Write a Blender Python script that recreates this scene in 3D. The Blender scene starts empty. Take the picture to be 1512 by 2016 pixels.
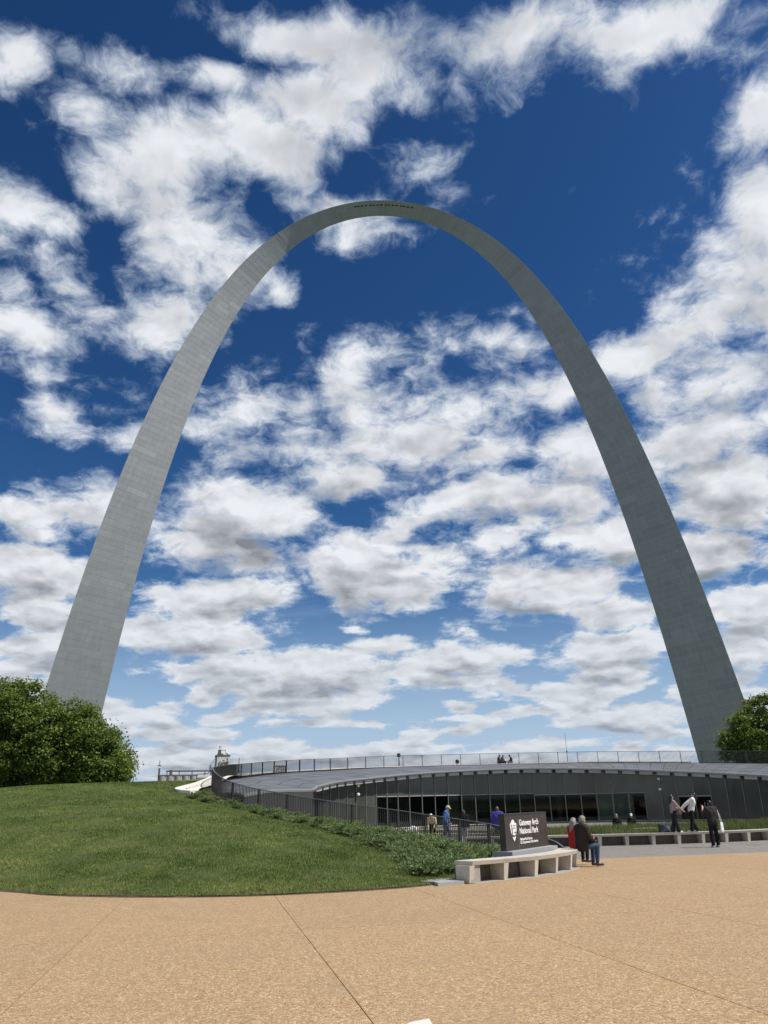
import bpy, bmesh, math, random
import numpy as np
from mathutils import Vector, Matrix
sc = bpy.context.scene
# ---------------------------------------------------------------- camera
PITCH = 0.356457; ROLL = -0.0245; EYE = 1.55
cam = bpy.data.objects.new('camera', bpy.data.cameras.new('camera')); sc.collection.objects.link(cam)
cam.data.sensor_fit = 'VERTICAL'; cam.data.sensor_height = 24.0; cam.data.lens = 24.0*1522.7/2016
cam.data.clip_start = 0.1; cam.data.clip_end = 20000
cam.matrix_world = Matrix.Translation((0, 0, EYE)) @ Matrix.Rotation(math.pi/2 + PITCH, 4, 'X') @ Matrix.Rotation(ROLL, 4, 'Z')
sc.camera = cam
# ---------------------------------------------------------------- light, sky, exposure
SUN_EL = math.radians(55); SUN_AZ = math.radians(103)      # clockwise from the view axis +Y
SUN_ROT = SUN_AZ
sun = bpy.data.objects.new('sun', bpy.data.lights.new('sun', 'SUN')); sc.collection.objects.link(sun)
sun.data.energy = 5.0; sun.data.angle = math.radians(0.53); sun.data.color = (1.0, 0.95, 0.88)
_s = Vector((math.sin(SUN_AZ)*math.cos(SUN_EL), math.cos(SUN_AZ)*math.cos(SUN_EL), math.sin(SUN_EL)))
sun.rotation_euler = _s.to_track_quat('Z', 'Y').to_euler()
vs = sc.view_settings; vs.view_transform = 'Standard'; vs.look = 'None'; vs.exposure = 0.0; vs.gamma = 1.0; vs.use_curve_mapping = False
def build_world():
    w = bpy.data.worlds.new("World"); sc.world = w; w.use_nodes = True
    nt = w.node_tree; bg = nt.nodes['Background']
    sky = nt.nodes.new('ShaderNodeTexSky'); sky.sky_type = 'NISHITA'; sky.sun_disc = False
    sky.sun_elevation = SUN_EL; sky.sun_rotation = SUN_ROT; sky.altitude = 150; sky.air_density = 1.0; sky.dust_density = 0.4; sky.ozone_density = 4.0
    g = nt.nodes.new('ShaderNodeHueSaturation'); g.inputs['Saturation'].default_value = SKY_SAT; g.inputs['Value'].default_value = SKY_VAL
    gm = nt.nodes.new('ShaderNodeGamma'); gm.inputs[1].default_value = 1.35
    nt.links.new(sky.outputs[0], gm.inputs[0]); nt.links.new(gm.outputs[0], g.inputs['Color']); nt.links.new(g.outputs[0], bg.inputs[0]); bg.inputs[1].default_value = 0.1
SKY_SAT = 1.13; SKY_VAL = 0.44
build_world()
# ---------------------------------------------------------------- clouds: azimuth, elevation, half sizes (degrees), tilt, weight
CLOUDS = [
    (-9.0,52.8,13.7,2.0,0,1.0), (2.4,51.5,8.7,2.76,0,1.0), (13.7,51.6,12.6,1.99,0,1.0), (24.6,50.3,9.5,1.53,0,0.9), (30.4,47.7,2.7,1.15,0,-0.1),
    (-15.1,52.4,5.9,1.58,0,0.8), (2.8,49.3,3.5,1.29,0,0.7), (-7.3,48.3,7.4,2.78,0,1.0), (-8.4,50.8,3.0,1.11,0,-0.2), (-16.0,48.4,4.2,1.7,0,0.7),
    (-24.9,44.8,4.9,2.14,0,0.75), (-18.6,43.2,8.2,3.35,0,1.0), (-23.0,41.2,5.3,1.83,30,0.9), (-16.8,39.6,6.8,2.9,30,1.0), (-14.5,37.2,5.1,2.18,0,0.9),
    (-17.6,34.8,3.7,2.2,0,0.7), (-11.5,45.0,7.9,3.06,0,1.0), (-4.3,41.5,5.6,1.47,0,0.8), (-2.4,40.1,4.6,1.33,0,0.75), (-9.2,36.6,2.4,1.37,0,0.7),
    (-0.9,45.4,3.9,1.39,0,-0.2), (5.7,42.8,1.9,1.28,0,-0.25), (14.3,43.1,1.6,1.24,0,-0.35), (9.6,42.8,1.4,0.95,0,-0.45), (-4.3,52.3,3.1,1.35,0,0.8),
    (-32.1,46.7,3.0,1.56,30,0.5), (-24.6,47.5,3.8,1.23,0,0.5), (-29.6,37.8,4.6,3.01,30,1.0), (-26.8,35.3,3.5,1.58,30,0.9), (-26.5,31.3,5.7,2.45,0,0.75),
    (-26.1,26.3,2.2,1.35,0,0.7), (-19.8,32.5,2.9,2.04,0,0.7), (-25.4,28.5,4.6,1.17,0,0.6), (-20.6,25.9,1.7,1.12,0,0.45), (-29.5,33.7,2.8,1.88,0,0.6),
    (-23.8,33.2,3.0,1.32,0,0.5), (-1.3,30.4,5.6,2.01,-30,0.65), (3.1,32.1,3.9,1.8,0,0.5), (-6.5,34.0,1.3,1.77,0,-0.2), (3.3,27.4,9.5,3.14,0,1.0),
    (-4.3,24.5,5.7,2.05,0,0.85), (-8.0,26.3,4.9,2.58,0,0.6), (-10.1,28.8,6.2,2.18,0,0.55), (10.9,32.6,3.6,2.29,0,0.9), (14.3,29.3,4.4,2.3,0,0.9),
    (10.1,28.7,4.9,1.81,0,0.8), (7.3,24.9,4.9,1.48,0,0.8), (31.4,41.8,3.2,2.49,0,1.0), (30.8,37.3,4.1,3.24,0,1.0), (28.2,34.2,4.6,2.96,0,1.0),
    (24.4,32.5,6.2,2.28,-30,1.0), (20.5,30.8,4.9,2.37,0,1.0), (26.9,28.4,5.5,2.78,0,1.0), (24.7,24.7,6.5,3.21,0,1.0), (25.9,20.0,4.6,3.2,0,1.0),
    (17.6,24.2,5.2,2.67,0,1.0), (14.9,21.2,6.8,2.18,0,1.0), (8.7,21.8,8.3,1.67,0,0.9), (16.4,18.1,5.5,1.98,0,0.9), (23.9,16.8,4.9,2.05,0,1.0),
    (25.1,37.6,2.7,1.85,0,-0.15), (30.6,32.2,2.0,6.16,0,1.0), (21.9,27.4,2.2,3.76,0,0.9), (-12.1,20.6,7.7,3.68,0,1.0), (-0.7,17.2,7.6,3.18,0,1.0),
    (-12.6,15.0,7.0,1.64,0,0.9), (-15.0,12.4,7.1,1.78,0,0.9), (11.6,15.6,6.0,2.19,0,1.0), (16.1,13.6,3.4,1.49,0,0.9), (-25.0,16.0,4.2,1.97,0,1.0),
    (-24.7,13.3,3.2,1.42,0,0.9), (-24.0,11.0,3.8,1.51,0,0.9), (-22.5,20.8,3.8,1.92,0,0.8), (-26.7,18.9,2.6,1.52,0,0.7), (8.0,18.5,2.3,1.11,0,0.5),
    (3.4,20.6,3.6,1.13,0,0.7), (-6.8,9.7,9.5,1.73,0,1.15), (-9.4,7.9,2.0,1.13,0,1.03), (-5.2,7.5,3.1,1.0,0,1.03), (-13.1,8.2,1.1,0.7,0,0.92),
    (5.9,10.6,4.5,1.31,0,0.9), (0.7,11.4,3.2,0.88,0,0.8), (15.8,10.6,4.2,1.82,0,1.0), (15.9,9.1,3.3,0.9,0,0.92), (24.8,12.2,2.8,2.17,0,1.0),
    (24.5,9.5,2.5,1.38,0,0.9), (16.2,5.9,4.7,0.88,0,1.03), (24.8,5.8,2.0,1.34,0,1.03), (-25.3,7.6,2.4,1.62,0,1.15), (-19.0,6.8,1.7,1.08,0,1.03),
    (-15.2,5.7,4.4,0.58,0,1.12), (-12.1,4.7,2.3,0.51,0,1.12), (5.2,7.3,1.5,0.36,0,0.8), (5.1,5.6,1.7,0.35,0,0.98), (-8.5,4.8,2.7,0.52,0,1.12),
    (-13.0,3.7,6.8,0.74,0,1.05), (-3.9,3.9,7.2,0.62,0,1.05), (4.8,3.5,9.2,0.62,0,1.05), (16.9,3.3,4.9,0.59,0,0.98), (10.5,4.3,4.5,0.48,0,0.84),
    (1.2,4.6,3.3,0.42,0,0.84), (-16.5,4.4,2.7,0.53,0,0.84), (14.0,7.6,4.2,0.49,0,0.57), (6.4,12.8,4.5,0.4,-10,-0.15), (-2.3,12.9,1.2,0.33,0,0.5),
    (-4.6,6.2,5.5,0.35,0,0.63),
]
CLOUD_BASES = [
    (-11.2,17.7,6.4,1.55,0,1.0), (-0.8,14.9,6.6,1.19,0,0.7), (6.1,52.4,16.6,2.15,0,0.75), (15.9,50.2,9.5,1.35,0,0.5), (-4.8,43.1,6.6,1.92,0,0.4),
    (9.7,20.5,7.4,0.81,0,0.6), (3.6,24.9,7.4,0.97,0,0.5), (25.7,22.4,4.7,1.35,0,0.6), (23.7,15.1,4.2,0.95,0,0.7), (12.5,13.5,5.5,0.87,0,0.7),
    (-13.8,11.1,6.1,0.71,0,0.6), (-6.1,8.6,8.4,0.57,0,1.03), (-23.9,14.8,3.9,0.62,0,0.5), (-4.6,6.6,2.9,0.35,0,0.69), (26.8,26.2,4.4,0.99,0,0.5),
    (-3.8,22.8,4.5,0.75,0,0.5), (16.2,16.9,5.4,0.72,0,0.5), (5.9,9.7,4.1,0.43,0,0.8), (15.9,8.8,4.1,0.49,0,0.69), (16.2,5.3,5.0,0.4,0,0.98),
    (-15.2,5.3,4.8,0.34,0,0.98), (-3.9,3.6,10.7,0.48,0,0.84), (8.3,3.1,10.4,0.47,0,0.84), (-13.7,3.3,6.8,0.47,0,0.84), (5.1,5.4,1.7,0.28,0,1.12),
    (5.2,7.2,1.5,0.28,0,0.69), (-23.6,10.0,3.8,0.53,0,0.6), (-23.9,12.5,3.2,0.47,0,0.5), (-12.5,14.0,6.6,0.51,0,0.5), (-22.0,19.1,3.5,0.49,0,0.4),
    (28.9,32.7,2.7,1.25,0,0.3),
]

_rs = np.random.RandomState(7)
# small flat cumuli packed towards the horizon, all the way round
for _k in range(700):
    _e = 0.6+9.5*_rs.rand()**1.5; _a = _rs.uniform(-180, 180); _w = (0.35+0.65*_rs.rand())*(1.0+0.32*_e)
    CLOUDS.append((_a, _e, _w, 0.10+0.055*_e*(0.5+_rs.rand()), 0, 0.55+0.6*_rs.rand()))
# every low cloud has a flat grey underside
CLOUD_BASES += [(a, e-0.45*re, ra*0.85, re*0.55, rot, 0.30*max(min(w, 1), 0)) for (a, e, ra, re, rot, w) in CLOUDS if e < 27]; _perm = _rs.permutation(512)
def vnoise(x, y):
    xi = np.floor(x).astype(int); yi = np.floor(y).astype(int); fx = x-xi; fy = y-yi
    fx = fx*fx*fx*(fx*(fx*6-15)+10); fy = fy*fy*fy*(fy*(fy*6-15)+10)
    def h(a, b): return _perm[(_perm[a & 511] + b) & 511]/511.0
    return (h(xi,yi)*(1-fx)+h(xi+1,yi)*fx)*(1-fy)+(h(xi,yi+1)*(1-fx)+h(xi+1,yi+1)*fx)*fy
def fbm(x, y, o=5, r=0.55):
    s = 0; a = 1; t = 0
    for i in range(o): s = s + a*vnoise(x+17.3*i, y-9.1*i); t += a; a *= r; x = x*2.03; y = y*2.03
    return s/t
def cloud_field(az, el, blobs, ext=True):
    z = np.maximum(np.sin(np.radians(el)), 0); c = np.cos(np.radians(el)); k = 0.5+12*z
    px = np.sin(np.radians(az))*c/(z+.45); py = np.cos(np.radians(az))*c/(z+.45)
    a = az+1.0*k*(fbm(px*5+3, py*5, 5)-.5); e = el+0.65*k*(fbm(px*5+40, py*5+11, 5)-.5)
    F = np.full(az.shape, -0.9)
    if ext:
        big = fbm(px*3.2+8, py*3.2+2, 4); ins = np.clip((1.7-((az/44)**2+((el-26)/36)**2))/.6, 0, 1)
        F = np.maximum(F, (big-.5)*4.0+.05-2.2*ins)
    else: F[:] = 0
    for (a0, e0, ra, re, rot, wt) in blobs:
        t = math.radians(-rot); da = (a-a0)*np.cos(np.radians(e0)); de = e-e0; ra = ra*math.cos(math.radians(e0))
        q = ((da*math.cos(t)+de*math.sin(t))/ra)**2+((-da*math.sin(t)+de*math.cos(t))/re)**2
        F = np.maximum(F, wt*.85*(1-q**.62) if wt > 0 else wt*(.6+.4*q))
    sd = np.degrees(np.arccos(np.clip(np.cos(np.radians(el))*math.cos(SUN_EL)*np.cos(np.radians(az)-SUN_AZ)+np.sin(np.radians(el))*math.sin(SUN_EL), -1, 1)))
    return F-3.0*np.clip((16-sd)/6, 0, 1)      # the sun stands in a gap
def build_sky():
    azs = np.concatenate([np.arange(-180, -40, 3.0), np.arange(-40, 40, 0.3), np.arange(40, 180.1, 3.0)])
    els = np.concatenate([np.arange(-3, 60, 0.3), np.arange(60, 90.1, 2.5)])
    A, E = np.meshgrid(azs, els); R = 9000.0
    co = np.stack([R*np.sin(np.radians(A))*np.cos(np.radians(E)), R*np.cos(np.radians(A))*np.cos(np.radians(E)), R*np.sin(np.radians(E))], -1).reshape(-1, 3)
    h, w_ = A.shape; i = np.arange((h-1)*w_).reshape(h-1, w_)[:, :-1].ravel()
    quads = np.stack([i, i+w_, i+w_+1, i+1], 1)
    me = bpy.data.meshes.new('sky'); me.vertices.add(len(co)); me.vertices.foreach_set('co', co.ravel())
    me.loops.add(quads.size); me.loops.foreach_set('vertex_index', quads.ravel().astype(np.int32))
    me.polygons.add(len(quads)); me.polygons.foreach_set('loop_start', np.arange(0, quads.size, 4, dtype=np.int32)); me.update(calc_edges=True)
    me.polygons.foreach_set('use_smooth', np.ones(len(quads), bool))
    up = 0.6+0.05*np.maximum(E, 0)
    for nm, f in (('cover', cloud_field(A, E, CLOUDS)), ('above', cloud_field(A+0.5*up, np.minimum(E+up, 89), CLOUDS)), ('base_shade', cloud_field(A, E, CLOUD_BASES, False))):
        at = me.attributes.new(nm, 'FLOAT', 'POINT'); at.data.foreach_set('value', f.ravel().astype(np.float32))
    o = bpy.data.objects.new('sky', me); sc.collection.objects.link(o); o['kind'] = 'structure'; o.location = (0, 0, -150)
    m = bpy.data.materials.new('broken cumulus'); m.use_nodes = True; m.cycles.emission_sampling = 'NONE'
    nt = m.node_tree; nt.nodes.clear(); N = nt.nodes; L = nt.links
    def put(s, v):
        if isinstance(v, bpy.types.NodeSocket): L.new(v, s)
        else: s.default_value = v
    def M(op, a, b=0.0, c=0.0):
        n = N.new('ShaderNodeMath'); n.operation = op; put(n.inputs[0], a); put(n.inputs[1], b); put(n.inputs[2], c); return n.outputs[0]
    def V(op, a, b=(0,0,0), c=(0,0,0)):
        n = N.new('ShaderNodeVectorMath'); n.operation = op; put(n.inputs[0], a); put(n.inputs[1], b)
        if op == 'MULTIPLY_ADD': put(n.inputs[2], c)
        return n.outputs['Vector']
    def ramp(x, a, b):
        n = N.new('ShaderNodeMapRange'); n.interpolation_type = 'SMOOTHSTEP'; put(n.inputs['Value'], x); n.inputs['From Min'].default_value = a; n.inputs['From Max'].default_value = b; return n.outputs['Result']
    def noise(vec, scale, detail, rough):
        n = N.new('ShaderNodeTexNoise'); n.noise_dimensions = '2D'; L.new(vec, n.inputs['Vector'])
        n.inputs['Scale'].default_value = scale; n.inputs['Detail'].default_value = detail; n.inputs['Roughness'].default_value = rough; return n
    def mix(f, a, b):
        n = N.new('ShaderNodeMix'); n.data_type = 'RGBA'; put(n.inputs[0], f); put(n.inputs[6], a); put(n.inputs[7], b); return n.outputs[2]
    def attr(nm):
        n = N.new('ShaderNodeAttribute'); n.attribute_name = nm; return n.outputs['Fac']
    tc = N.new('ShaderNodeTexCoord'); d = V('NORMALIZE', tc.outputs['Object'])
    sp = N.new('ShaderNodeSeparateXYZ'); L.new(d, sp.inputs[0]); x, y, z = sp.outputs
    zz = M('ADD', M('MAXIMUM', z, 0.0), 0.26)
    cb = N.new('ShaderNodeCombineXYZ'); put(cb.inputs[0], M('DIVIDE', x, zz)); put(cb.inputs[1], M('DIVIDE', y, zz)); P = cb.outputs[0]
    wv = V('SUBTRACT', noise(P, 12.0, 3.0, 0.5).outputs['Color'], (0.5, 0.5, 0.5))
    P1 = V('MULTIPLY_ADD', wv, (0.05, 0.05, 0), P)
    n1 = noise(P1, 8.0, 12.0, 0.64).outputs['Fac']
    n2 = noise(V('ADD', V('MULTIPLY', P1, (0.985, 0.985, 1)), (0.012, -0.006, 0)), 7.5, 4.0, 0.5).outputs['Fac']
    F = attr('cover'); U = attr('above'); G = attr('base_shade')
    amp = M('MULTIPLY_ADD', ramp(z, 0.22, 0.62), 1.15, 1.75)
    D = M('ADD', M('MULTIPLY', M('SUBTRACT', n1, 0.5), amp), M('SUBTRACT', F, M('MULTIPLY_ADD', ramp(z, 0.22, 0.62), 0.10, -0.06)))
    DU = M('MULTIPLY_ADD', n2, 2.5, M('SUBTRACT', U, 1.25))
    alpha = ramp(M('MULTIPLY', D, M('MULTIPLY_ADD', ramp(z, 0.12, 0.5), -1.2, 2.2)), -0.28, 0.72)
    shade = M('MULTIPLY', ramp(DU, 0.0, 1.2), M('MULTIPLY_ADD', ramp(z, 0.25, 0.62), -0.18, 0.44))
    n1s = noise(P1, 7.5, 4.0, 0.5).outputs['Fac']
    relief = M('MULTIPLY', M('SUBTRACT', n1s, n2), 1.1)
    lit = M('ADD', M('SUBTRACT', M('SUBTRACT', 0.90, shade), M('MULTIPLY', M('MAXIMUM', G, 0.0), 0.85)), relief)
    lit = M('MINIMUM', M('MAXIMUM', lit, 0.0), 1.0)
    cloud = mix(M('MULTIPLY', ramp(z, 0.34, 0.02), 0.42), mix(lit, (0.23, 0.25, 0.29, 1), (0.84, 0.865, 0.90, 1)), (0.50, 0.58, 0.68, 1))
    # thin high veil low over the horizon
    veil = noise(V('MULTIPLY', P, (0.6, 2.2, 1)), 4.0, 7.0, 0.6).outputs['Fac']
    vf = M('MULTIPLY', M('MULTIPLY', ramp(veil, 0.36, 0.7), ramp(z, 0.36, 0.05)), 0.6)
    hz = M('MULTIPLY', ramp(z, 0.30, 0.0), 0.90)
    thin = M('MAXIMUM', vf, hz)
    a2 = M('SUBTRACT', 1.0, M('MULTIPLY', M('SUBTRACT', 1.0, alpha), M('SUBTRACT', 1.0, thin)))
    em = N.new('ShaderNodeEmission'); L.new(mix(alpha, (0.46, 0.60, 0.80, 1), cloud), em.inputs[0])
    tr = N.new('ShaderNodeBsdfTransparent'); ms = N.new('ShaderNodeMixShader'); L.new(a2, ms.inputs[0]); L.new(tr.outputs[0], ms.inputs[1]); L.new(em.outputs[0], ms.inputs[2])
    out = N.new('ShaderNodeOutputMaterial'); L.new(ms.outputs[0], out.inputs[0])
    me.materials.append(m)
build_sky()
# ---------------------------------------------------------------- helpers
random.seed(4); rng = np.random.RandomState(11)
COL = sc.collection
def tag(o, label=None, cat=None, group=None, kind=None):
    if label: o['label'] = label
    if cat: o['category'] = cat
    if group: o['group'] = group
    if kind: o['kind'] = kind
    return o
def link(name, data, parent=None, mat=None):
    o = bpy.data.objects.new(name, data); COL.objects.link(o)
    if parent is not None: o.parent = parent
    if mat is not None and data is not None and len(data.materials) == 0: data.materials.append(mat)
    return o
def empty(name, loc=(0,0,0), rz=0.0):
    o = bpy.data.objects.new(name, None); COL.objects.link(o); o.location = loc; o.rotation_euler = (0, 0, rz); o.empty_display_size = 0.2
    return o
def mesh(name, verts, faces, mat=None, smooth=False):
    me = bpy.data.meshes.new(name); me.from_pydata([tuple(v) for v in verts], [], [tuple(f) for f in faces]); me.update()
    if smooth: me.polygons.foreach_set('use_smooth', np.ones(len(me.polygons), bool))
    if mat: me.materials.append(mat)
    return me
def np_mesh(name, co, polys, n, mat=None):
    """co (V,3), polys (F,n) arrays"""
    me = bpy.data.meshes.new(name); me.vertices.add(len(co)); me.vertices.foreach_set('co', np.ascontiguousarray(co, np.float32).ravel())
    me.loops.add(polys.size); me.loops.foreach_set('vertex_index', np.ascontiguousarray(polys, np.int32).ravel())
    me.polygons.add(len(polys)); me.polygons.foreach_set('loop_start', np.arange(0, polys.size, n, dtype=np.int32)); me.update(calc_edges=True)
    if mat: me.materials.append(mat)
    return me
class MB:
    def __init__(s): s.v = []; s.f = []
    def box(s, lo, hi, M=None):
        b = len(s.v)
        for z in (lo[2], hi[2]):
            for x, y in ((lo[0],lo[1]),(hi[0],lo[1]),(hi[0],hi[1]),(lo[0],hi[1])):
                p = Vector((x, y, z)); s.v.append(tuple(M @ p if M else p))
        s.f += [tuple(b+i for i in q) for q in ((3,2,1,0),(4,5,6,7),(0,1,5,4),(1,2,6,5),(2,3,7,6),(3,0,4,7))]; return s
    def hexa(s, bot, top):
        b = len(s.v); s.v += [tuple(p) for p in bot]+[tuple(p) for p in top]; n = len(bot)
        s.f.append(tuple(b+i for i in reversed(range(n)))); s.f.append(tuple(b+n+i for i in range(n)))
        for i in range(n): j = (i+1) % n; s.f.append((b+i, b+j, b+n+j, b+n+i))
        return s
    def tube(s, pts, r, n=6, caps=True):
        pts = [Vector(p) for p in pts]; rr = r if hasattr(r, '__len__') else [r]*len(pts); b = len(s.v)
        for i, p in enumerate(pts):
            t = (pts[min(i+1, len(pts)-1)]-pts[max(i-1, 0)]); t = t.normalized() if t.length > 1e-9 else Vector((0,0,1))
            a = t.cross(Vector((0,0,1)));  a = a.normalized() if a.length > 1e-3 else Vector((1,0,0)); c = t.cross(a).normalized()
            for k in range(n):
                th = 2*math.pi*k/n; s.v.append(tuple(p+rr[i]*(a*math.cos(th)+c*math.sin(th))))
        for i in range(len(pts)-1):
            for k in range(n):
                k2 = (k+1) % n; s.f.append((b+i*n+k, b+i*n+k2, b+(i+1)*n+k2, b+(i+1)*n+k))
        if caps:
            s.f.append(tuple(b+k for k in reversed(range(n)))); s.f.append(tuple(b+(len(pts)-1)*n+k for k in range(n)))
        return s
    def ball(s, c, r, n=10, m=7, M=None):
        r = r if hasattr(r, '__len__') else (r,)*3; b = len(s.v)
        for i in range(m+1):
            ph = math.pi*i/m
            for k in range(n):
                th = 2*math.pi*k/n; p = Vector((r[0]*math.sin(ph)*math.cos(th), r[1]*math.sin(ph)*math.sin(th), r[2]*math.cos(ph)))
                if M: p = M @ p
                s.v.append(tuple(p+Vector(c)))
        for i in range(m):
            for k in range(n):
                k2 = (k+1) % n; s.f.append((b+i*n+k, b+(i+1)*n+k, b+(i+1)*n+k2, b+i*n+k2))
        return s
    def build(s, name, mat, parent=None, smooth=False):
        return link(name, mesh(name, s.v, s.f, mat, smooth), parent)
def resample(P, step=None, n=None):
    """Catmull-Rom through P, then even arc steps"""
    P = np.array(P, float); Q = np.vstack([2*P[0]-P[1], P, 2*P[-1]-P[-2]]); out = []
    for i in range(len(P)-1):
        a, b, c, d = Q[i:i+4]
        for t in np.linspace(0, 1, 24, endpoint=False):
            out.append(.5*((2*b)+(-a+c)*t+(2*a-5*b+4*c-d)*t*t+(-a+3*b-3*c+d)*t**3))
    out.append(P[-1]); out = np.array(out); L = np.concatenate([[0], np.cumsum(np.linalg.norm(np.diff(out[:, :2], axis=0), axis=1))])
    if n is None: n = max(2, int(round(L[-1]/step))+1)
    t = np.linspace(0, L[-1], n); return np.stack([np.interp(t, L, out[:, k]) for k in range(out.shape[1])], 1)
# ---------------------------------------------------------------- materials
def mat(name, col, rough=0.6, metal=0.0, spec=0.5, noise=None, bump=None, attr=None, coat=0.0, trans=0.0, vary=0.0):
    """noise=(scale, detail, dark colour, amount, stretch) colour break-up; bump=(scale, strength, distance)"""
    m = bpy.data.materials.new(name); m.use_nodes = True; nt = m.node_tree; N = nt.nodes; L = nt.links; b = N['Principled BSDF']
    b.inputs['Roughness'].default_value = rough; b.inputs['Metallic'].default_value = metal; b.inputs['Specular IOR Level'].default_value = spec
    c = N.new('ShaderNodeRGB'); c.outputs[0].default_value = (*col, 1); cs = c.outputs[0]
    tc = N.new('ShaderNodeTexCoord')
    def mixc(f, a, bb, mode='MIX'):
        n = N.new('ShaderNodeMix'); n.data_type = 'RGBA'; n.blend_type = mode
        for s, v in ((n.inputs[0], f), (n.inputs[6], a), (n.inputs[7], bb)):
            if isinstance(v, bpy.types.NodeSocket): L.new(v, s)
            else: s.default_value = v
        return n.outputs[2]
    if noise:
        for (sca, det, dark, amt, st) in (noise if isinstance(noise, list) else [noise]):
            mp = N.new('ShaderNodeMapping'); mp.inputs['Scale'].default_value = st; L.new(tc.outputs['Object'], mp.inputs[0])
            n = N.new('ShaderNodeTexNoise'); n.inputs['Scale'].default_value = sca; n.inputs['Detail'].default_value = det; n.inputs['Roughness'].default_value = 0.6; L.new(mp.outputs[0], n.inputs['Vector'])
            r = N.new('ShaderNodeMapRange'); r.inputs['From Min'].default_value = 0.35; r.inputs['From Max'].default_value = 0.68; r.inputs['To Max'].default_value = amt; L.new(n.outputs['Fac'], r.inputs['Value'])
            cs = mixc(r.outputs[0], cs, (*dark, 1))
    if vary:
        oi = N.new('ShaderNodeObjectInfo'); r = N.new('ShaderNodeMapRange'); r.inputs['To Min'].default_value = 1-vary; r.inputs['To Max'].default_value = 1+vary
        L.new(oi.outputs['Random'], r.inputs['Value']); cs = mixc(1.0, cs, r.outputs[0], 'MULTIPLY')
    if attr:
        a = N.new('ShaderNodeAttribute'); a.attribute_name = attr; cs = mixc(1.0, cs, a.outputs['Color'], 'MULTIPLY')
    L.new(cs, b.inputs['Base Color'])
    if bump:
        n = N.new('ShaderNodeTexNoise'); n.inputs['Scale'].default_value = bump[0]; n.inputs['Detail'].default_value = 5; L.new(tc.outputs['Object'], n.inputs['Vector'])
        bp = N.new('ShaderNodeBump'); bp.inputs['Strength'].default_value = bump[1]; bp.inputs['Distance'].default_value = bump[2]; L.new(n.outputs['Fac'], bp.inputs['Height']); L.new(bp.outputs[0], b.inputs['Normal'])
    if trans:
        t = N.new('ShaderNodeBsdfTranslucent'); L.new(cs, t.inputs[0]); ms = N.new('ShaderNodeMixShader'); ms.inputs[0].default_value = trans
        o = N['Material Output']; L.new(b.outputs[0], ms.inputs[1]); L.new(t.outputs[0], ms.inputs[2]); L.new(ms.outputs[0], o.inputs[0])
    return m
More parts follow.
